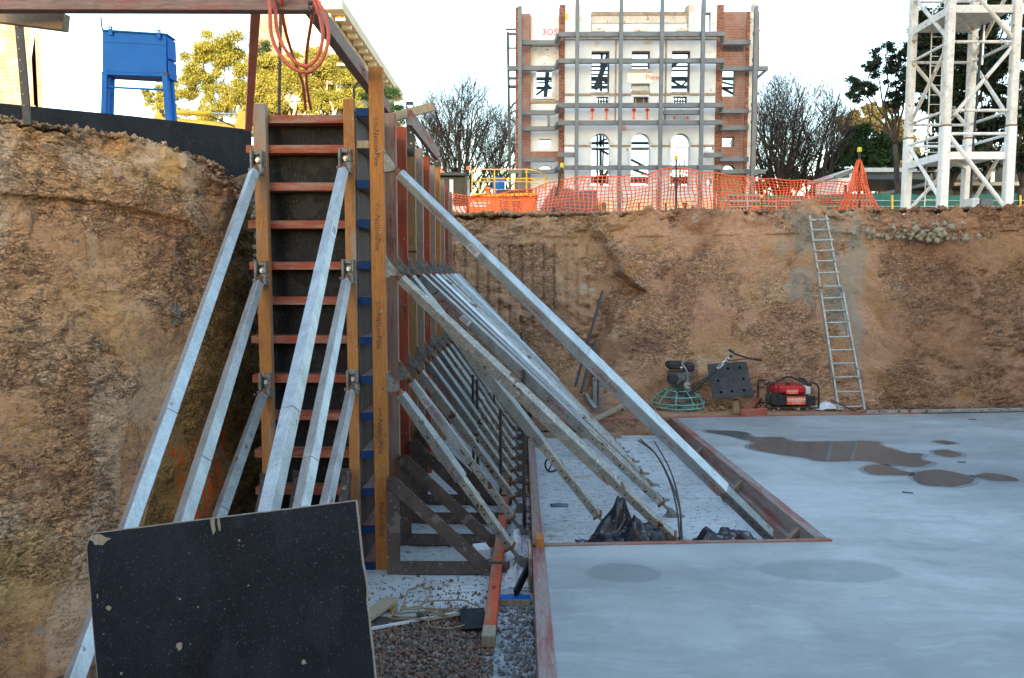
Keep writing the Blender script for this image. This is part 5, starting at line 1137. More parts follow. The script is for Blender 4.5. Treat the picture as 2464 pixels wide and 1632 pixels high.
# gathered end of the mesh hanging like a skirt from the last post
m2 = thing('barrier_mesh', 'bunched end of the orange barrier mesh hanging from the rightmost post', 'mesh fence', (A(2070, 515, 14.3).x, 14.3, 3.45))
def sk2(t, v):
    y = 385+(508-385)*v; hw = 3+46*v**1.15; return A(2067+hw*math.cos(t)+3*math.sin(v*8+t), y, 14.3-.22*v*math.sin(t)+.05*math.sin(t*5))
m_ = MB()
for r in range(19): m_.tube([sk2(t, r/18) for t in np.linspace(0, 6.28, 26)[:-1]], .007, 4, closed=True)
for t in np.linspace(0, 6.28, 25)[:-1]: m_.tube([sk2(t+.15*math.sin(v*9), v) for v in np.linspace(0, 1, 16)], .010, 4, cap=False)
m_.build('mesh_strands', M['meshorange'], m2)['kind'] = 'stuff'
gp = 'posts with yellow caps along the rear bank'
for (px, yt, yb, dx, Y, lab) in ((1352, 400, 535, -26, 14.5, 'leaning black post with a yellow cap left of the facade centre'), (1627, 382, 516, 0, 14.5, 'upright black post with a yellow cap in front of the facade'), (2068, 362, 512, 0, 14.3, 'black post with a yellow cap carrying the bunched end of the mesh'), (1832, 475, 505, 0, 20, 'small far post with a yellow cap beside the orange barrel')):
    t_ = A(px, yt, Y); b_ = A(px+dx, yb, Y); b_.z = 3.3; po = MB().beam(t_, b_, .03, .03).build('capped_post', M['blackpost']); tag(po, lab, 'post', gp)
    MB().bb(t_.x-.032, t_.x+.032, Y-.03, Y+.03, t_.z-.03, t_.z+.055).build('cap', surf('yellow_cap', (.62, .55, .02), (.70, .62, .03), 5, fine=0), po, bevel=.008)
tag(MB().lathe([(.12, 0), (.12, .35), (.09, .36), (.09, .45)], A(1819, 508, 22)-Vector((0, 0, .3)), 14).build('orange_barrel', M['orange']), 'small orange barrel behind the mesh near the right of the facade', 'barrel')
tag(MB().lathe([(.07, 0), (.05, .12), (.02, .16)], A(1500, 502, 25), 12).build('lamp_cap', M['whitepl']), 'small white hooded lamp in front of the facade steel post', 'lamp')
# ------------------------------------------------------------ green fence, rails and site huts
GYf = 36.0
gf = thing('site_fence', 'low green shade cloth fence with pale rails beyond the rear bank', 'fence', (A(2150, 500, GYf).x, GYf, 3.42))
a = A(1755, 500, GYf); b = A(2560, 500, GYf)
V = []; n = 90
for i in range(n):
    for v in range(6):
        x = a.x+(b.x-a.x)*i/(n-1); z = 3.42+(A(2000, 468, GYf).z-3.42)*v/5; V.append((x, GYf+.08*math.sin(x*2.1+v)+.05*noise.noise(Vector((x*2, v, 0))), z+.05*math.sin(x*.9)*(v == 5)))
npmesh('shade_cloth', np.array(V), grid_faces(n, 6), M['green'], gf, smooth=True).modifiers.new('s', 'SOLIDIFY').thickness = .01
for yy in (483, 497): MB().tube([A(1755, yy, GYf-.25), A(2560, yy, GYf-.25)], .022, 6).build('rail', M['galv'], gf)
for px in (1946, 2147, 2455): MB().tube([A(px, 470, GYf-.3), A(px, 530, GYf-.3)], .05, 6).build('orange_post', M['yellow'], gf)
MB().tube([A(1500, 478, 30), A(1860, 478, 30)], .02, 6).build('x', M['galv']) if 0 else None
hr = thing('handrail', 'pale tube handrail in front of the right end of the facade', 'rail', (A(1780, 500, 30).x, 30, 3.42))
for yy in (469, 483): MB().tube([A(1722, yy, 30), A(1870, yy+2, 30)], .02, 6).build('rail', M['galv'], hr)
for px in (1724, 1798, 1868): MB().tube([A(px, 466, 30), A(px, 560, 30)], .02, 6).build('rail_post', M['galv'], hr)
HYt = 44.0
sh = thing('site_hut', 'flat roofed grey site hut with an open front beyond the green fence', 'hut', (A(2190, 480, HYt).x, HYt, 3.42))
def hb(name, x0, x1, y0, y1, d0, d1, mat, par): 
    Y = HYt+d0; return MB().bb(A(x0, 500, Y).x, A(x1, 500, Y).x, Y, HYt+d1, A(x0, y1, Y).z, A(x0, y0, Y).z).build(name, mat, par, bevel=.01)
hb('roof', 2046, 2392, 404, 414, -1.5, 5, M['white'], sh)
hb('ceiling', 2050, 2388, 414, 432, -1.2, 5, M['greysteel'], sh)
hb('roof_post', 2044, 2050, 404, 520, -1.5, -1.3, M['white'], sh); hb('roof_post', 2380, 2390, 404, 520, -1.5, -1.3, M['white'], sh)
hb('back_wall', 2140, 2390, 432, 560, 4.6, 5, M['greysteel'], sh)
h2 = thing('site_hut', 'small white site cabin with a sloping roof left of the flat roofed hut', 'hut', (A(2030, 480, 42).x, 42, 3.42))
MB().bb(A(2012, 500, 42).x, A(2044, 500, 42).x, 42, 45, 3.42, A(2020, 428, 42).z).build('wall', M['white'], h2)
MB().beam(A(2008, 428, 41.8), A(2050, 412, 41.8), .12, .2).build('roof_edge', M['greysteel'], h2)
MB().bb(A(2028, 500, 42).x, A(2036, 500, 42).x, 41.97, 42.0, A(2020, 470, 42).z, A(2020, 445, 42).z).build('window', M['darkglass'], h2)
h3 = thing('site_hut', 'long low white roofed shed behind the crane tower', 'hut', (A(2320, 480, 39).x, 39, 3.42))
MB().bb(A(2205, 500, 39).x, A(2560, 500, 39).x, 38, 43, A(2300, 452, 39).z, A(2300, 444, 39).z).build('roof', M['galvd'], h3)
MB().bb(A(2215, 500, 39).x, A(2550, 500, 39).x, 39.5, 43, 3.42, A(2300, 452, 39).z).build('wall', M['darksteel'], h3)
h4 = thing('house', 'dark stone house with a white notice at the right edge', 'house', (A(2470, 450, 50).x, 50, 3.42))
MB().bb(A(2440, 500, 50).x, A(2600, 500, 50).x, 50, 56, 3.42, A(2450, 375, 50).z).build('wall', surf('old_stone', (.10, .075, .055), (.22, .17, .13), 2, rough=.9), h4)
MB().bb(A(2456, 500, 49).x, A(2480, 500, 49).x, 48.9, 49, A(2450, 440, 49).z, A(2450, 382, 49).z).build('notice', M['white'], h4)
MB().tube([A(2458, 410, 49), A(2458, 540, 49)], .05, 6).build('notice_post', M['darksteel'], h4)
rg = MB().tube([A(2432, 510, 19), A(2442, 503, 19), A(2455, 500, 19), A(2475, 498, 19)], .06, 8); tag(rg.build('orange_duct', M['orange'], smooth=True), 'orange curved duct lying at the right end of the rear bank', 'duct')
# ------------------------------------------------------------ tower crane mast
cr = thing('crane_mast', 'white lattice crane mast with a ladder inside, rising above the rear bank', 'crane', (14, 25, 3.42))
Yf, Yb = 23.9, 26.1
XL = A(2271, 400, Yf).x; XRr = A(2428, 400, Yf).x
zt = 17.5; seam_f = A(2271, 303, Yf).z; seam_b = A(2191, 334, Yb).z; zj = (seam_f+seam_b)/2
legs = {'fl': (XL, Yf), 'fr': (XRr, Yf), 'bl': (XL-.02, Yb), 'br': (XRr-.02, Yb)}
WB = surf('scuffed_white_paint', (.48, .45, .41), (.70, .69, .66), 4, rough=.5, specks=[((.28, .20, .14), 5, .64), ((.38, .34, .30), 14, .64)], fine=.25)
for k, (x, y) in legs.items():
    MB().bb(x-.125, x+.125, y-.125, y+.125, 3.3, zj).build('leg', M['white'], cr, bevel=.03)
    MB().bb(x-.115, x+.115, y-.115, y+.115, zj, zt).build('leg', WB, cr, bevel=.03)
    MB().bb(x-.13, x+.13, y-.13, y+.13, zj-.02, zj+.02).build('joint_plate', M['rust'], cr)
    MB().lathe([(.05, 0), (.05, .06)], (x+.12, y-.13, zj+.25), 8, Euler((0, R(90), 0)).to_matrix()).build('joint_bolt', M['castiron'], cr)
    MB().lathe([(.05, 0), (.05, .06)], (x+.12, y-.13, zj+.5), 8, Euler((0, R(90), 0)).to_matrix()).build('joint_bolt', M['castiron'], cr)
def zf(py): return A(2350, py, Yf).z
def strut(a, b, r=.07, mat=None, nm='brace', sq=False):
    m_ = MB(); 
    if sq: m_.beam(a, b, r*2, r*2)
    else: m_.tube([a, b], r, 10)
    m_.build(nm, mat or WB, cr, smooth=False)
lev = [508, 322, 277, 100]
for y, mt in ((508, M['white']), (322, M['white']), (266, WB), (101, WB), (-60, WB)):
    z = zf(y)
    strut((XL, Yf, z), (XRr, Yf, z), .045, mt, 'cross_bar'); strut((XL, Yb, z-.02), (XRr, Yb, z-.02), .045, mt, 'cross_bar')
    strut((XL, Yf, z), (XL-.02, Yb, z), .045, mt, 'cross_bar'); strut((XRr, Yf, z), (XRr, Yb, z), .045, mt, 'cross_bar')
def dg(x0, y0, z0, x1, y1, z1, r=.085, mt=None): strut((x0, y0, z0), (x1, y1, z1), r*.72, mt or WB, 'diagonal')
dg(XL+.1, Yf, zf(325), XRr-.1, Yf, zf(495), .09, M['white'])
dg(XL+.1, Yf, zf(290), XRr-.1, Yf, zf(115), .08); dg(XL+.1, Yf, zf(-70), XRr-.1, Yf, zf(90), .09)
dg(XL, Yf+.1, zf(480), XL, Yb-.1, zf(330), .08, M['white']); dg(XL, Yf+.1, zf(110), XL, Yb-.1, zf(260), .08); dg(XL, Yf+.1, zf(90), XL, Yb-.1, zf(-60), .08)
dg(XRr, Yf+.1, zf(335), XRr, Yb-.1, zf(500), .08, M['white']); dg(XRr, Yf+.1, zf(285), XRr, Yb-.1, zf(110), .08); dg(XRr, Yf+.1, zf(-60), XRr, Yb-.1, zf(90), .08)
dg(XL+.1, Yb, zf(490), XRr-.1, Yb, zf(335), .08, M['white']); dg(XL+.1, Yb, zf(110), XRr-.1, Yb, zf(270), .08)
for y, mt in ((373, M['white']), (20, WB)):
    z = zf(y); MB().bb(XL+.12, XRr-.12, Yf+.02, Yb-.02, z-.05, z+.02).build('platform', mt, cr)
    MB().bb(XL+.1, XRr-.1, Yf-.02, Yf+.02, z-.13, z+.09).build('toe_board', mt, cr); MB().bb(XL-.04, XL+.0, Yf+.1, Yb-.1, z-.13, z+.09).build('toe_board', mt, cr)
    strut((XL+.2, Yf+.1, z-.1), (XRr-.2, Yb-.2, z-.1), .05, mt, 'platform_beam', True)
for x in (XL+.35, XL+.72): MB().tube([(x, Yb-.5, 3.4), (x, Yb-.45, zt)], .022, 6).build('ladder_stile', WB, cr)
for k in range(46): MB().tube([(XL+.35, Yb-.5, 3.6+k*.3), (XL+.72, Yb-.5, 3.6+k*.3)], .012, 5).build('ladder_rung', WB, cr)
MB().tube([(XRr-.32, Yf+1.4, 3.6), (XRr-.30, Yf+1.4, zf(330)), (XRr+.0, Yf+1.4, zt)], .035, 8).build('cable', M['black'], cr)
MB().beam((XRr-.12, Yf+1.45, zf(125)), (XRr-.02, Yf+1.45, zt), .05, .03).build('hose_ladder', M['galv'], cr)
MB().bb(A(2335, 500, 24.8).x, A(2352, 500, 24.8).x, 24.7, 25.2, zf(520), zf(470)).build('control_box', M['white'], cr, bevel=.02)
MB().bb(A(2354, 500, 25).x, A(2386, 500, 25).x, 24.9, 25.4, zf(512), zf(470)).build('control_box', M['greysteel'], cr, bevel=.02)
# ------------------------------------------------------------ retained facade with its steel frame
FY = 45.0; FS = FPX/FY
def fx(px): return A(px, 300, FY).x
def fzz(py): return A(1500, py, FY).z
def brickmat(name, c0, c1, mort, sc=1.0):
    m, t, b = newmat(name); g_ = nd(t, 'ShaderNodeNewGeometry'); s_ = nd(t, 'ShaderNodeSeparateXYZ'); t.links.new(g_.outputs['Position'], s_.inputs[0])
    c = nd(t, 'ShaderNodeCombineXYZ'); t.links.new(s_.outputs[0], c.inputs[0]); t.links.new(s_.outputs[2], c.inputs[1])
    br = nd(t, 'ShaderNodeTexBrick'); br.inputs['Scale'].default_value = sc; br.inputs['Brick Width'].default_value = .24; br.inputs['Row Height'].default_value = .086; br.inputs['Mortar Size'].default_value = .012
    br.inputs['Color1'].default_value = (*c0, 1); br.inputs['Color2'].default_value = (*c1, 1); br.inputs['Mortar'].default_value = (*mort, 1); t.links.new(c.outputs[0], br.inputs[0])
    v = coord(t); n_ = noi(t, v, .8, 6, .65); col = mix(t, ramp(t, n_, [(.42, G(0)), (.62, G(.5))]), br.outputs[0], (.30, .25, .22)); n2 = noi(t, v, 7, 4, .7); col = mix(t, ramp(t, n2, [(.58, G(0)), (.68, G(.6))]), col, (.12, .05, .04))
    t.links.new(col, b.inputs['Base Color']); b.inputs['Roughness'].default_value = .9; bump(t, b, br.outputs[1], -.3, .01); return m
M['brick'] = brickmat('red_brick', (.21, .065, .045), (.15, .045, .035), (.26, .20, .17))
M['brickd'] = surf('broken_brick_edge', (.10, .04, .03), (.36, .17, .12), 7, rough=.95, bmp=1, bdist=.05, lo=.42, hi=.58, stretch=(.7, 1, 1.8))
M['plaster'] = surf('white_plaster', (.48, .545, .62), (.58, .65, .73), .9, rough=.8, bmp=.1, fine=.08, specks=[((.42, .33, .25), 1.6, .69), ((.34, .28, .24), 5, .70), ((.50, .47, .40), .8, .66)])
M['plasterold'] = surf('stained_plaster', (.38, .37, .34), (.58, .58, .55), 1.4, rough=.85, bmp=.3, fine=.25, specks=[((.25, .20, .15), 4, .62), ((.55, .45, .18), 3, .70)])
M['concrust'] = surf('cornice_scar', (.12, .09, .07), (.38, .32, .26), 3.5, rough=.95, bmp=.8, bdist=.04, fine=.5)
M['winframe'] = surf('dark_reveal', (.04, .03, .03), (.09, .07, .065), 3, rough=.8)
fc = thing('building_facade', 'retained white and red brick building facade with empty window openings held by steel', 'facade', (fx(1530), FY, 3.42))
def wallp(name, x0, x1, zt0, zb0, mat, holes=(), y0=0.0, th=.5, par=None):
    """px rectangle with px holes (x0,y0,x1,y1,'r' or 'a')"""
    xs = sorted(set([x0, x1]+[h[0] for h in holes]+[h[2] for h in holes])); m_ = MB(); N = 12
    for a, b in zip(xs, xs[1:]):
        hs = sorted([h for h in holes if h[0] <= a and h[2] >= b], key=lambda h: h[1]); y = zt0
        for h in hs:
            if h[1] > y: m_.bb(fx(a), fx(b), FY+y0, FY+y0+th, fzz(h[1]), fzz(y))
            y = h[3]
        if y < zb0: m_.bb(fx(a), fx(b), FY+y0, FY+y0+th, fzz(zb0), fzz(y))
    for h in holes:
        if h[4] == 'a':
            r = (fx(h[2])-fx(h[0]))/2; cx = (fx(h[0])+fx(h[2]))/2; zt_ = fzz(h[1]); zc_ = zt_-r
            for sg in (-1, 1):
                pl = [(cx+sg*r, zt_)]+[(cx+sg*r*math.cos(t), zc_+r*math.sin(t)) for t in np.linspace(0, math.pi/2, N)]
                if sg > 0: pl = pl[::-1]
                m_.prism(pl, (1, 0, 0), (0, 0, 1), (0, 1, 0), (0, FY+y0+th/2, 0), th-.004)
    return m_.build(name, mat, par or fc)
GB = 560
wallp('left_pier', 1240, 1256, 15, GB, M['brickd'], y0=.1)
wallp('left_brickwork', 1256, 1277, 30, GB, M['brick'], y0=.15)
wallp('left_bay_wall', 1277.2, 1344.8, 33, GB, M['plaster'], [(1291, 165, 1328, 232, 'r'), (1297, 332, 1326, 353, 'r'), (1295, 395, 1331, 413, 'a')], y0=.35)
wallp('left_bay_brick_band', 1258, 1344, 362, 386, M['brick'], y0=.30, th=.06)
wallp('left_bay_scar', 1277, 1344, 101, 108, M['concrust'], y0=.25, th=.12)
wallp('left_bay_old_plaster', 1279, 1343, 108, 158, M['plasterold'], y0=.33, th=.025)
wallp('left_bay_frame', 1283, 1336, 165, 236, M['plaster'], [(1291, 165, 1328, 231, 'r')], y0=.22, th=.14)
wallp('sill_scar', 1277, 1344, 239, 245, M['concrust'], y0=.28, th=.1)
m_ = MB(); cx_ = fx(1311); r_ = fx(1338)-cx_
m_.prism([(cx_-r_, fzz(157)), (cx_+r_, fzz(157)), (cx_+r_*.9, fzz(146)), (cx_+r_*.45, fzz(133)), (cx_, fzz(130)), (cx_-r_*.45, fzz(133)), (cx_-r_*.9, fzz(146))], (1, 0, 0), (0, 0, 1), (0, 1, 0), (0, FY+.30, 0), .05); m_.build('blind_arch', M['plaster'], fc)
wallp('middle_pier', 1345, 1358, 12, GB, M['brickd'], y0=-.05, th=.7)
main_h = [(1422, 123, 1465, 222, 'r'), (1518, 123, 1562, 166, 'r'), (1518, 202, 1562, 219, 'r'), (1614, 123, 1658, 222, 'r'), (1435, 233, 1463, 249, 'r'), (1524, 233, 1560, 249, 'r'), (1619, 233, 1652, 248, 'r'),
          (1424, 322, 1467, 447, 'a'), (1520, 321, 1564, 447, 'a'), (1616, 322, 1661, 447, 'a'), (1360, 350, 1381, 360, 'r'), (1700, 352, 1718, 361, 'r'), (1705, 432, 1716, 444, 'r')]
wallp('main_wall', 1358.2, 1720, 86, GB, M['plaster'], main_h)
wallp('parapet', 1422, 1650, 44, 86, M['plaster'], y0=.02)
wallp('parapet_stain', 1423, 1648, 38, 56, M['plasterold'], y0=-.03, th=.3)
wallp('parapet_cap', 1421, 1652, 29, 38, M['concrust'], y0=-.08, th=.4)
wallp('left_parapet_block', 1358.2, 1421, 10, 86, M['plaster'], y0=.01)
wallp('right_parapet_block', 1652.2, 1720, 9, 86, M['plaster'], [(1689, 31, 1705, 76, 'r')], y0=.01)
wallp('right_parapet_side', 1647, 1652.2, 14, 56, M['concrust'], y0=-.02)
wallp('yellow_patch', 1359, 1366, 33, 48, M['digyellow'], y0=-.015, th=.02); wallp('yellow_patch', 1391, 1395, 42, 52, M['digyellow'], y0=-.015, th=.02)
for x in (1423, 1524, 1623): wallp('yellow_ochre_scar', x, x+31, 69, 76, M['plasterold'], y0=-.03, th=.05)
wallp('cornice_scar', 1358.4, 1720, 87, 96, M['concrust'], y0=-.08, th=.12)
wallp('floor_scar', 1358.4, 1720, 225, 231, M['concrust'], [(1422, 225, 1465, 231, 'r'), (1518, 225, 1562, 231, 'r'), (1614, 225, 1658, 231, 'r')], y0=-.05, th=.08)
wallp('string_course', 1358.4, 1720, 349, 354, M['concrust'], [(1422, 349, 1469, 354, 'r'), (1518, 349, 1566, 354, 'r'), (1614, 349, 1663, 354, 'r')], y0=-.06, th=.08)
for x in (1478, 1598): wallp('pilaster_scar', x, x+4, 96, 300, M['concrust'], [(x, 225, x+4, 231, 'r')] , y0=-.03, th=.05)
for x0_, x1_ in ((1424, 1467), (1520, 1564), (1616, 1661)):
    m_ = MB(); r = (fx(x1_)-fx(x0_))/2; cx = (fx(x0_)+fx(x1_))/2; zc_ = fzz(322)-r
    pl = [(cx+(r+.16)*math.cos(t), zc_+(r+.16)*math.sin(t)) for t in np.linspace(0, math.pi, 20)]+[(cx+r*math.cos(t), zc_+r*math.sin(t)) for t in np.linspace(math.pi, 0, 20)]
    k = len(pl)
    for i in range(19): m_.prism([pl[i], pl[i+1], pl[k-2-i], pl[k-1-i]], (1, 0, 0), (0, 0, 1), (0, 1, 0), (0, FY-.05, 0), .12)
    m_.build('arch_moulding', M['plaster'], fc)
    wallp('arch_transom', x0_, x1_, 353, 356, M['plaster'], y0=.05, th=.12)
    for xx in (x0_-6, x1_+1): wallp('side_moulding', xx, xx+5, 356, 455, M['plaster'], y0=-.10, th=.12)
for x0_, x1_ in ((1422, 1465), (1518, 1562), (1614, 1658)):
    wallp('window_head', x0_, x1_, 123, 127, M['winframe'], y0=.04, th=.4)
    if x0_ != 1518: wallp('window_sill', x0_, x1_, 222, 229, M['concrust'], y0=-.08, th=.3)
    else: wallp('window_sill', x0_, x1_, 219, 227, M['concrust'], y0=-.08, th=.3)
    wallp('window_jamb', x1_-3, x1_, 127, 220 if x0_ != 1518 else 166, M['winframe'], y0=.1, th=.35)
    wallp('window_jamb', x0_, x0_+1.5, 127, 220 if x0_ != 1518 else 166, M['winframe'], y0=.1, th=.35)
wallp('glass_pane', 1521, 1560, 204, 217, surf('pale_glass', (.35, .42, .44), (.45, .52, .54), 2, rough=.2), y0=.25, th=.02)
wallp('white_panel', 1508, 1568, 176, 200, M['whitepl'], y0=-.05, th=.05); wallp('white_panel', 1512, 1570, 166, 175, M['plasterold'], y0=-.04, th=.04)
for x0_, n_ in ((1437, 4), (1621, 5)):
    for k in range(n_):
        xx = x0_+k*6.4+3; MB().lathe([(.03, 0), (.075, .09), (.07, .16), (.03, .24), (.045, .3), (.05, .36)], (fx(xx), FY+.15, fzz(248)), 10).build('baluster', M['winframe'], fc)
wallp('boarding', 1524, 1560, 233, 249, M['winframe'], y0=.3, th=.05); 
for x in (1529, 1548): wallp('stud', x, x+3, 233, 249, M['oldwood'], y0=.25, th=.04)
wallp('right_jag_pier', 1720.2, 1736, 12, GB, M['brickd'], y0=-.03, th=.6)
rh = [(1732, 0, 1732, 0, 'r')]
wallp('right_brick_wall', 1736.2, 1792, 28, GB, M['brick'], [(1737, 166, 1768, 231, 'r'), (1740, 329, 1770, 353, 'r'), (1742, 396, 1774, 416, 'a')], y0=.1)
wallp('dark_slot', 1737, 1785, 111, 123, M['winframe'], y0=.07, th=.05)
wallp('right_jag_edge', 1792.2, 1800, 28, GB, M['brickd'], y0=.05)
wallp('right_render', 1800.2, 1812, 28, GB, M['plasterold'], y0=.08); wallp('right_edge_pier', 1812.2, 1822, 28, GB, M['brick'], y0=.06)
wallp('right_finial', 1805, 1818, 10, 28, M['plasterold'], y0=-.05)
wallp('render_patch', 1470, 1500, 447, 470, M['plasterold'], y0=-.012, th=.02); 
for x0_ in (1472, 1562, 1662):
    m_ = MB(); rr_ = random.Random(x0_); pl = [(x0_+rr_.uniform(-2, 5), 555)]+[(x0_+5+rr_.uniform(-4, 6)+ (k*.8), 530-k*9) for k in range(9)]+[(x0_+28+rr_.uniform(-8, 4)-k*.8, 455+k*9) for k in range(9)]+[(x0_+34, 555)]
    m_.prism([(fx(a), fzz(b)) for a, b in pl], (1, 0, 0), (0, 0, 1), (0, 1, 0), (0, FY-.012, 0), .02).build('grey_render_patch', M['plasterold'], fc)
wallp('cream_base', 1430, 1718, 478, 556, surf('cream_render', (.55, .50, .34), (.70, .65, .47), 1.5, rough=.9), y0=-.006, th=.01)
wallp('door_recess_fill', 1738, 1790, 418, 556, surf('brown_board_wall', (.20, .14, .09), (.30, .22, .15), 2), y0=.06, th=.05)
text('3OSO', .50, (fx(1304), FY+.345, fzz(73)), (1, 0, 0), (0, 0, 1), surf('pink_paint_mark', (.65, .05, .12), (.75, .08, .16), 8, fine=0), fc, bold=.002)
pk_ = surf('orange_paint_mark', (.85, .14, .06), (.9, .2, .1), 8, fine=0)
text('Reroof', .42, (fx(1551), FY-.052, fzz(187)), (1, 0, 0), (0, 0, 1), pk_, fc) if 0 else text('Perm', .42, (fx(1551), FY-.052, fzz(187)), (1, 0, 0), (0, 0, 1), pk_, fc)
def arrow(px, y0_, y1_, w_=.05):
    x = fx(px); m_ = MB(); m_.bb(x-w_, x+w_, FY-.012, FY-.002, fzz(y1_-2), fzz(y0_)); m_.build('paint_arrow', pk_, fc)
    MB().prism([(x-.14, fzz(y1_-4)), (x, fzz(y1_)), (x+.14, fzz(y1_-4)), (x+.11, fzz(y1_-5)), (x, fzz(y1_-2)), (x-.11, fzz(y1_-5))], (1, 0, 0), (0, 0, 1), (0, 1, 0), (0, FY-.016, 0), .006).build('paint_arrow', pk_, fc)
    MB().bb(x-.13, x+.13, FY-.012, FY-.002, fzz(y0_+9), fzz(y0_+3)).build('paint_block', pk_, fc) if y1_-y0_ > 14 else None
for px in (1425, 1459, 1525, 1557): arrow(px, 259, 289)
for px in (1623, 1654): arrow(px, 280, 289)
for px, py in ((1497, 302), (1503, 302)): MB().bb(fx(px), fx(px)+.08, FY-.012, FY-.002, fzz(314), fzz(303)).build('paint_mark', pk_, fc)
MB().bb(fx(1497), fx(1505), FY-.012, FY-.002, fzz(313.5), fzz(312)).build('paint_mark', pk_, fc)
MB().bb(fx(1508), fx(1511), FY-.012, FY-.002, fzz(364), fzz(358)).build('paint_mark', M['redpaint'], fc)
# steel frame
sf = thing('facade_scaffold', 'grey steel frame of posts and beams bolted round the retained facade', 'steel frame', (fx(1530), FY-1, 3.42))
YS = FY-.95
def sx(px): return A(px, 300, YS).x
def sz(py): return A(1500, py, YS).z
def hbm(x0, x1, y, dy=0, h=.24, nm='beam', xd=0):
    MB().bb(sx(x0), sx(x1), YS+dy, YS+dy+.22, sz(y)-h/2, sz(y)+h/2).build(nm, M['greysteel'], sf)
for px, yt in ((1251, 18), (1387, -12), (1491, -12), (1588, -12), (1686, -12), (1811, 20)):
    MB().bb(sx(px)-.10, sx(px)+.10, YS-.28, YS-.06, 3.42, sz(yt)).build('post', M['greysteel'], sf)
    for y in (82, 146, 253, 295, 403): MB().bb(sx(px)-.13, sx(px)+.13, YS-.06, YS-.002, sz(y)-.09, sz(y)+.09).build('cleat', M['greysteel'], sf)
for y, yl, yr in ((82, 97, 98), (146, 159, 161), (253, 267, 264), (295, 306, 305), (403, 410, 411)):
    hbm(1343 if y != 403 else 1356, 1740, y); hbm(1256 if y not in (146, 403) else 1221, 1338, yl, .35); hbm(1736, 1806 if y not in (146, 403) else 1850, yr, .35)
    for xa_, xb_, ya_ in ((1338, 1345, yl), (1738, 1733, yr)):
        MB().beam((sx(xa_), YS+.45, sz(ya_)), (sx(xb_), YS+.12, sz(y)), .2, .22).build('knee', M['greysteel'], sf)
hbm(1343, 1386, 372); hbm(1696, 1742, 373); hbm(1258, 1338, 382, .35); hbm(1738, 1808, 381, .35); hbm(1597, 1684, 270)
MB().beam((sx(1848), YS+.4, sz(163)), (sx(1822), YS+.8, sz(186)), .12, .12).build('brace', M['greysteel'], sf)
MB().beam((sx(1850), YS+.4, sz(412)), (sx(1824), YS+.8, sz(424)), .12, .12).build('brace', M['greysteel'], sf)
MB().bb(sx(1321)-.08, sx(1321)+.08, YS+.3, YS+.5, sz(300), sz(275)).build('strut', M['greysteel'], sf)
# rear frame seen through the openings and at both ends
rf = thing('rear_scaffold', 'dark steel frame behind the facade, seen through its windows and beside it', 'steel frame', (fx(1530), FY+4, 3.42))
def rb2(a, b, w_=.2, Y=FY+3): MB().beam(A(a[0], a[1], Y), A(b[0], b[1], Y), w_, w_, (0, 1, 0)).build('member', M['darksteel'], rf)
for a, b, w_ in (((1222, 78), (1228, 520), .16), ((1216, 71), (1245, 71), .10), ((1220, 82), (1245, 82), .12), ((1220, 116), (1245, 116), .08), ((1220, 168), (1245, 168), .08), ((1222, 189), (1245, 189), .14), ((1224, 209), (1245, 209), .16), ((1226, 262), (1246, 240), .10), ((1226, 275), (1246, 262), .08), ((1226, 285), (1248, 300), .10), ((1226, 345), (1245, 348), .12),
                 ((1824, 82), (1824, 170), .12), ((1818, 74), (1830, 74), .08), ((1818, 118), (1828, 116), .10),
                 ((1466, 128), (1432, 215), .30), ((1448, 128), (1446, 220), .16), ((1416, 190), (1700, 190), .22), ((1416, 210), (1700, 210), .18), ((1416, 196), (1432, 190), .1), ((1446, 190), (1470, 204), .12), ((1416, 160), (1470, 160), .09), ((1416, 170), (1470, 170), .08), ((1416, 180), (1470, 180), .08), ((1416, 201), (1470, 201), .08), ((1516, 160), (1700, 160), .09), ((1608, 170), (1668, 170), .09),
                 ((1608, 168), (1634, 145), .22), ((1612, 192), (1640, 208), .12), ((1640, 208), (1662, 185), .12), ((1285, 170), (1335, 170), .1), ((1285, 190), (1335, 190), .18), ((1318, 165), (1312, 235), .26), ((1286, 232), (1322, 205), .12), ((1286, 212), (1335, 212), .16), ((1290, 200), (1335, 196), .07),
                 ((1730, 170), (1775, 170), .1), ((1730, 190), (1775, 190), .18), ((1730, 196), (1775, 208), .1), ((1730, 208), (1775, 232), .14), ((1730, 212), (1775, 212), .14),
                 ((1437, 325), (1437, 450), .12), ((1445, 325), (1445, 450), .16), ((1452, 325), (1450, 450), .10), ((1437, 345), (1480, 325), .12), ((1420, 345), (1570, 345), .16), ((1420, 358), (1570, 358), .16), ((1440, 358), (1475, 378), .14), ((1440, 440), (1470, 405), .2), ((1420, 430), (1670, 430), .2), ((1420, 438), (1670, 438), .2), ((1500, 375), (1565, 408), .14), ((1500, 400), (1570, 425), .14), ((1420, 425), (1470, 425), .06), ((1420, 412), (1470, 412), .05)):
    rb2(a, b, w_)
# low barrier and rubble in front of the facade
for k, px in enumerate((1444, 1450, 1456, 1538, 1602, 1645, 1650)): 
    tag(MB().tube([A(px, 488, 40), A(px, 560, 40)], .05, 6).build('starter_bar', M['rebar']), ['thin upright bar before the facade, first of the left three', 'thin upright bar before the facade, middle of the left three', 'thin upright bar before the facade, third of the left three', 'thin upright bar left of the second steel post base', 'thin upright bar right of the third steel post', 'thin upright bar before the third arch, left of two', 'thin upright bar before the third arch, right of two'][k], 'rebar', 'thin bars before the facade')

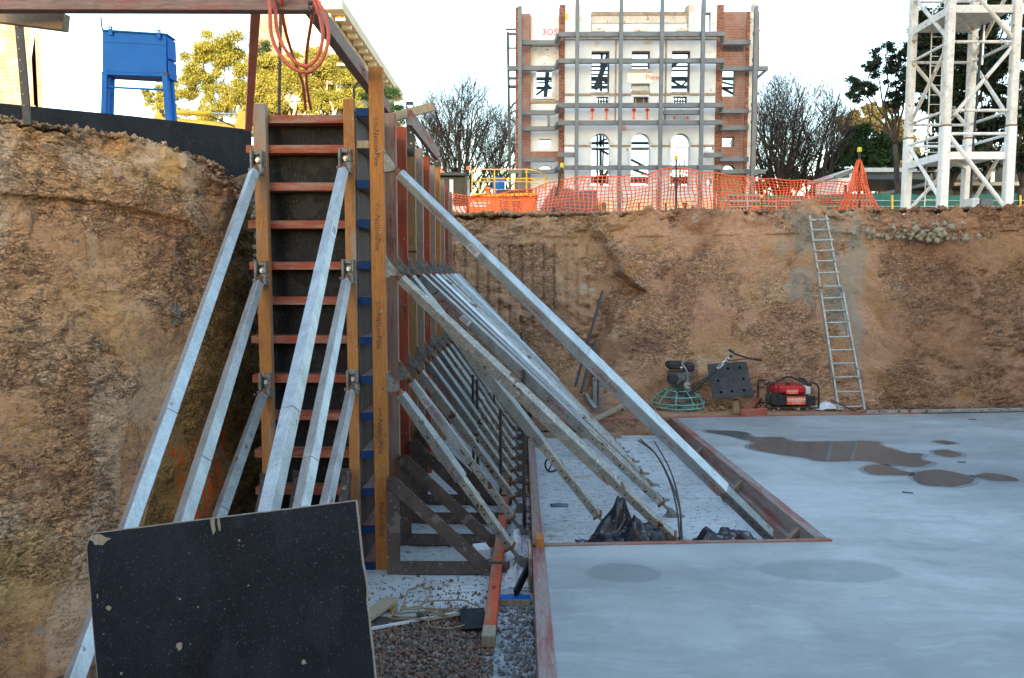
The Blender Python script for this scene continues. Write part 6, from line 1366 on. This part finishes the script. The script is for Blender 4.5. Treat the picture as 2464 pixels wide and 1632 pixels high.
# ------------------------------------------------------------ distant brick buildings, left
PB = brickmat('pale_brick', (.20, .10, .055), (.17, .08, .045), (.24, .15, .10), .25)
t1 = thing('brick_tower', 'sunlit brick tower at the far left edge of the photo', 'building', (A(20, 300, 70).x, 70, 3.42))
for nm_, xa_, xb_, ya_, yt_ in (('wall', -260, 84, 70, 20), ('side_wing', 84.3, 96, 70.6, 76)):
    xl_, xr_ = A(xa_, 300, 70).x, A(xb_, 300, 70).x; zt_ = A(40, yt_, 70).z
    MB().prism([(xl_, ya_), (xr_, ya_), (xr_*1.3, 90), (xl_*1.3, 90)], (1, 0, 0), (0, 1, 0), (0, 0, 1), (0, 0, (3.42+zt_)/2), zt_-3.42).build(nm_, PB, t1)
t2 = thing('brick_tower', 'pale brick tower block behind the eucalypts, its top out of the photo', 'building', (A(680, 300, 60).x, 60, 3.42))
MB().bb(A(612, 300, 60).x, A(716, 300, 60).x, 60, 70, 3.42, A(40, -60, 60).z).build('wall', PB, t2)
MB().bb(A(796, 300, 60).x-.3, A(796, 300, 60).x+.3, 59.9, 60, 15, 17).build('window', M['darkglass'], t2) if 0 else None
t3 = thing('balcony_block', 'sunlit pale block with long balcony edges running away behind the tall upright', 'building', (-14.2, 66, 3.42))
PL = surf('pale_render', (.50, .42, .30), (.62, .54, .40), 1, rough=.8)
MB().bb(-16.2, -13.2, 56, 84, 3.42, 20.5).build('wall', PL, t3)
for z in (20.7, 17.6, 14.5, 11.4): 
    MB().bb(-16.4, -12.3, 55.6, 84.2, z, z+.75).build('balcony_edge', PL, t3)
    m_ = MB(); 
    for k in range(14): m_.bb(-13.1, -12.4, 57+k*2, 57.3+k*2, z-.35, z-.002)
    m_.each('bracket', PL, t3, 8)

# ------------------------------------------------------------ trees
def leafmat(name, c0, c1, tr=.25):
    m, t, b = newmat(name); oi = nd(t, 'ShaderNodeNewGeometry'); n_ = noi(t, coord(t), .9, 3, .6); r_ = ramp(t, n_, [(.35, c0), (.65, c1)])
    n2 = noi(t, coord(t), 6, 2, .5); r_ = mix(t, ramp(t, n2, [(.4, G(.5)), (.6, G(0))]), r_, tuple(x*.5 for x in c0))
    t.links.new(r_, b.inputs['Base Color']); b.inputs['Roughness'].default_value = .6; b.inputs['Specular IOR Level'].default_value = .25
    td = nd(t, 'ShaderNodeBsdfTranslucent'); t.links.new(r_, td.inputs[0]); mx = nd(t, 'ShaderNodeMixShader'); mx.inputs[0].default_value = tr
    out = t.nodes['Material Output']; t.links.new(b.outputs[0], mx.inputs[1]); t.links.new(td.outputs[0], mx.inputs[2]); t.links.new(mx.outputs[0], out.inputs[0]); return m
M['gum'] = leafmat('gum_leaves', (.17, .175, .028), (.30, .27, .05), .35); M['dark'] = leafmat('dark_leaves', (.012, .024, .012), (.028, .048, .02), .12); M['mid'] = leafmat('mid_green_leaves', (.018, .045, .014), (.035, .075, .022), .15); M['grn2'] = leafmat('grey_green_leaves', (.02, .035, .022), (.045, .065, .04), .15)
M['bark'] = surf('pale_bark', (.22, .17, .12), (.42, .34, .25), 3, rough=.9); M['barkd'] = surf('dark_bark', (.035, .028, .025), (.075, .06, .052), 6, rough=.9)
def limb(m_, p0, p1, r0, r1, seed, n=6, wob=.08):
    L = (p1-p0).length; P = []; 
    for k in range(n+1):
        f = k/n; q = p0.lerp(p1, f)+Vector((noise.noise(Vector((f*3, seed, 0))), noise.noise(Vector((f*3, seed, 5))), noise.noise(Vector((f*3, seed, 9)))*.5))*L*wob*math.sin(f*3.1); P.append(q)
    m_.tube(P, [r0+(r1-r0)*k/n for k in range(n+1)], 6); return P
def leafy(lab, name, base, blobs, mat, bark, seed, lsz=.055, dens=1300, trunk_r=.22, grp=None, clumps=16, hang=False):
    """blobs: list of (centre, rx, rz) volumes filled with leaf clumps"""
    rng = np.random.default_rng(seed); t = thing(name, lab, 'tree', base, grp); base = Vector(base); m_ = MB(); P0 = base.copy(); 
    cen = Vector((sum(b[0][0] for b in blobs)/len(blobs), sum(b[0][1] for b in blobs)/len(blobs), 0)); zlow = min(b[0][2]-b[2]*.6 for b in blobs)
    fork = Vector((base.x*.55+cen.x*.45, base.y*.5+cen.y*.5, base.z+(zlow-base.z)*.75)); limb(m_, base, fork, trunk_r, trunk_r*.75, seed)
    Q = []
    for bi, (c, rx, rz) in enumerate(blobs):
        c = Vector(c); limb(m_, fork, c-Vector((0, 0, rz*.3)), trunk_r*.5, trunk_r*.12, seed+bi+1, wob=.16)
        for k in range(clumps):
            d = rng.normal(size=3); d /= np.linalg.norm(d); rr = rng.uniform(.2, 1.1)**.5; cc = c+Vector((d[0]*rx*rr, d[1]*rx*rr, d[2]*rz*rr)); cr_ = rx*rng.uniform(.18, .46)
            if k % 3 == 0: limb(m_, c-Vector((0, 0, rz*.3)), cc, trunk_r*.12, .015, seed+k*7+bi, n=3)
            n = int(dens*(cr_/.8)**1.6)+20; pass
            g_ = rng.normal(size=(n, 3))*.5; Q.append(np.array(cc)[None]+g_*np.array([cr_, cr_, cr_*.7])[None])
    Q = np.concatenate(Q); n = len(Q); a = rng.normal(size=(n, 3)); 
    if hang: a[:, 2] -= 1.2
    a /= np.linalg.norm(a, axis=1)[:, None]; b = rng.normal(size=(n, 3)); b -= a*(a*b).sum(1)[:, None]; b /= np.linalg.norm(b, axis=1)[:, None]
    s_ = lsz*rng.uniform(.6, 1.3, n)[:, None]; V = np.stack([Q-a*s_-b*s_*.15, Q-b*s_*.42, Q+a*s_, Q+b*s_*.42], 1).reshape(-1, 3); F = np.arange(n*4).reshape(-1, 4)
    npmesh('crown', V, F, mat, t); m_.build('trunk', bark, t, smooth=True); return t
def blob(px, py, Y, rpx, asp=.8): c = A(px, py, Y); r = rpx/FPX*Y; return ((c.x, c.y, c.z), r, r*asp)
def gbase(px, Y): return (A(px, 500, Y).x, Y, 3.42)
ge_ = 'sunlit eucalypts behind the formwork'
leafy('tall sunlit eucalypt between the blue cabinet and the red post', 'eucalypt', gbase(540, 44), [blob(540, 110, 44, 55), blob(490, 140, 44, 50), blob(580, 150, 44, 48), blob(470, 200, 44, 45), blob(545, 200, 44, 55), blob(520, 260, 44, 45), blob(440, 250, 44, 38), blob(590, 235, 44, 40)], M['gum'], M['bark'], 11, dens=2300, grp=ge_, hang=True)
leafy('low sunlit eucalypt under the blue cabinet', 'eucalypt', gbase(400, 46), [blob(375, 232, 46, 34), blob(420, 215, 46, 32), blob(400, 265, 46, 34), blob(355, 225, 46, 14)], M['gum'], M['bark'], 12, grp=ge_, hang=True, clumps=14)
leafy('sunlit eucalypt behind the orange hose', 'eucalypt', gbase(690, 42), [blob(660, 165, 42, 48), blob(720, 150, 42, 44), blob(640, 210, 42, 48), blob(700, 215, 42, 48), blob(670, 265, 42, 45), blob(740, 250, 42, 34)], M['gum'], M['bark'], 13, dens=2300, grp=ge_, hang=True)
leafy('sunlit eucalypt just left of the tall orange upright', 'eucalypt', gbase(820, 41), [blob(775, 150, 41, 48), blob(810, 185, 41, 46), blob(780, 215, 41, 42), blob(840, 240, 41, 38), blob(770, 265, 41, 36), blob(860, 275, 41, 26)], M['gum'], M['bark'], 14, dens=2300, grp=ge_, hang=True)
leafy('dark green tree behind the eucalypts and right of the tall upright', 'dark_tree', gbase(900, 50), [blob(920, 240, 50, 42), blob(880, 215, 50, 34), blob(790, 240, 50, 30), blob(950, 275, 50, 30), blob(620, 130, 50, 34)], M['mid'], M['barkd'], 15, grp=None)
gd = 'dark trees behind the crane mast'
def tree_many(lab, name, basepx, Y, bl, mat, seed, **k): leafy(lab, name, gbase(basepx, Y), [blob(x, y, Y, r*1.12, .8) for x, y, r in bl], mat, M['barkd'], seed, **k)
tree_many('tall dark tree seen through the left half of the crane mast', 'dark_tree', 2300, 38, [(2235, 60, 34), (2225, 110, 36), (2240, 90, 36), (2220, 160, 34), (2225, 200, 30), (2260, 180, 34), (2290, 270, 34), (2290, 380, 34), (2320, 190, 34), (2300, 60, 45), (2290, 140, 45), (2240, 230, 32), (2300, 220, 36), (2330, 300, 38), (2270, 330, 36), (2230, 390, 30), (2330, 10, 40)], M['dark'], 31, grp=gd, lsz=.085, dens=1200, clumps=20)
tree_many('tall dark tree seen through the right half of the crane mast', 'dark_tree', 2380, 37, [(2370, 50, 40), (2400, 130, 42), (2360, 180, 38), (2400, 240, 38), (2380, 320, 42), (2350, 390, 36), (2390, -10, 45)], M['dark'], 32, grp=gd, lsz=.085, dens=1200, clumps=20)
tree_many('dark tree at the right edge beyond the crane mast', 'dark_tree', 2470, 36, [(2440, 130, 36), (2470, 60, 30), (2465, 200, 34), (2440, 290, 30), (2470, 280, 36), (2450, 360, 34), (2480, 380, 34)], M['dark'], 33, grp=gd, lsz=.085, dens=1200, clumps=20)
tree_many('slender gum with a bare crooked trunk left of the crane mast', 'gum_tree', 2172, 40, [(2130, 130, 26), (2160, 155, 26), (2105, 165, 24), (2070, 195, 24), (2060, 225, 20), (2095, 215, 18), (2160, 210, 30), (2145, 245, 22), (2185, 180, 24), (2180, 130, 18)], M['grn2'], 34, lsz=.075, dens=900, clumps=14, trunk_r=.16)
tree_many('rounded dark green tree over the site hut roof', 'round_tree', 2090, 48, [(2090, 350, 42), (2130, 365, 36), (2050, 370, 36), (2110, 395, 34), (2030, 395, 26), (2070, 330, 26)], M['mid'], 35, lsz=.10, dens=1200, clumps=20)
tree_many('sunlit golden tree far behind the rounded dark one', 'golden_tree', 2120, 72, [(2080, 290, 32), (2130, 290, 36), (2160, 330, 34), (2040, 300, 24), (2170, 380, 30), (2150, 460, 26), (2110, 270, 22)], leafmat('golden_leaves', (.085, .078, .028), (.14, .12, .045)), 36, lsz=.15, dens=900, clumps=14)
tree_many('low hedge like tree behind the green fence', 'low_tree', 1980, 60, [(1900, 430, 30), (1960, 440, 30), (2010, 450, 26), (1850, 440, 24), (2200, 450, 26), (2260, 455, 26)], M['mid'], 37, lsz=.15, dens=700, clumps=7)
def bare(lab, base, H, W, seed, lv=6, tr=.22, grp=None, name='bare_tree', mat=None, tw=.009, limbs=9, fork=.16):
    """vase shaped winter tree: limbs curve up and out from a low fork and keep dividing"""
    rnd = random.Random(seed); t = thing(name, lab, 'tree', base, grp); V = []; F = []; B = Vector(base)
    def seg(p, q, r0, r1, n=3):
        d, a, u = frame(q-p); o = len(V)
        for c, r in ((p, r0), (q, r1)):
            for k in range(n): an = 2*math.pi*k/n; V.append(c+(a*math.cos(an)+u*math.sin(an))*r)
        for k in range(n): F.append((o+k, o+(k+1) % n, o+n+(k+1) % n, o+n+k))
    cz = B.z+H*.50
    def inside(q): return ((q.x-B.x)/W)**2+((q.y-B.y)/W)**2+((q.z-cz)/(H*.5))**2 < 1.0+.22*noise.noise(q*.5) or q.z < B.z+H*.3 and abs(q.x-B.x) < W*.6
    def grow(p, d, L, r, lev):
        n = 4 if lev < 3 else 3; q = p
        for k in range(n):
            d = (d+Vector((rnd.gauss(0, .09), rnd.gauss(0, .09), rnd.gauss(.045, .05)))).normalized(); q2 = q+d*L/n
            if not inside(q2): return
            r2 = max(tw*.7, r*.88); seg(q, q2, r, r2, 6 if lev < 2 else (4 if lev < 3 else 3))
            if lev < lv and (k > 0 or lev > 1):
                for e_ in range(2 if lev > 2 and rnd.random() < .5 else 1):
                    sd2 = (d+Vector((rnd.gauss(0, .5), rnd.gauss(0, .5), rnd.gauss(.02, .3)))).normalized(); grow(q2, sd2, L*rnd.uniform(.5, .72), max(tw*.7, r2*.55), lev+1)
            q, r = q2, r2
        if lev < lv: grow(q, (d+Vector((rnd.gauss(0, .25), rnd.gauss(0, .25), 0))).normalized(), L*.72, max(tw*.7, r*.7), lev+1)
    f = B+Vector((0, 0, H*fork)); seg(B, f, tr, tr*.85, 8)
    for k in range(limbs):
        a = 6.283*k/limbs+rnd.random()*.5; o_ = rnd.uniform(.15, 1); grow(f-Vector((0, 0, rnd.random()*H*fork*.3)), Vector((math.cos(a)*o_*W/H*2.2, math.sin(a)*o_*W/H*2.2, .9)).normalized(), H*rnd.uniform(.32, .46), tr*rnd.uniform(.35, .55), 1)
    V = np.array(V)
    npmesh('branches', V, np.array(F), mat or M['barkd'], t)
    return t
gb_ = 'leafless trees beside the facade'
def Hh(yt, Y): return A(1500, yt, Y).z-3.42
def Ww(px, Y): return px/FPX*Y
bare('wide leafless tree left of the facade, behind the excavator cab', gbase(1108, 52), Hh(172, 52), Ww(160, 52), 5, lv=5, tr=.30, grp=gb_, limbs=16)
bare('smaller leafless tree close to the left end of the facade', gbase(1215, 58), Hh(230, 58), Ww(80, 58), 9, lv=5, tr=.22, grp=gb_, limbs=7)
bare('broad fan shaped leafless tree right of the facade', gbase(1895, 50), Hh(150, 50), Ww(165, 50), 21, lv=5, tr=.34, grp=gb_, limbs=20, fork=.12)
bare('leafless tree close behind the right end of the facade', gbase(1815, 58), Hh(200, 58), Ww(80, 58), 24, lv=5, tr=.24, grp=gb_, limbs=7)
bare('leafless tree behind the facade, seen through its right arch', gbase(1650, 60), Hh(300, 60), Ww(70, 60), 28, lv=3, tr=.2, grp=gb_, limbs=7)
bare('bare tree at the far left in front of the brick tower', gbase(-30, 40), Hh(95, 40), Ww(150, 40), 33, lv=3, tr=.2, mat=M['bark'], grp=gb_, limbs=9)
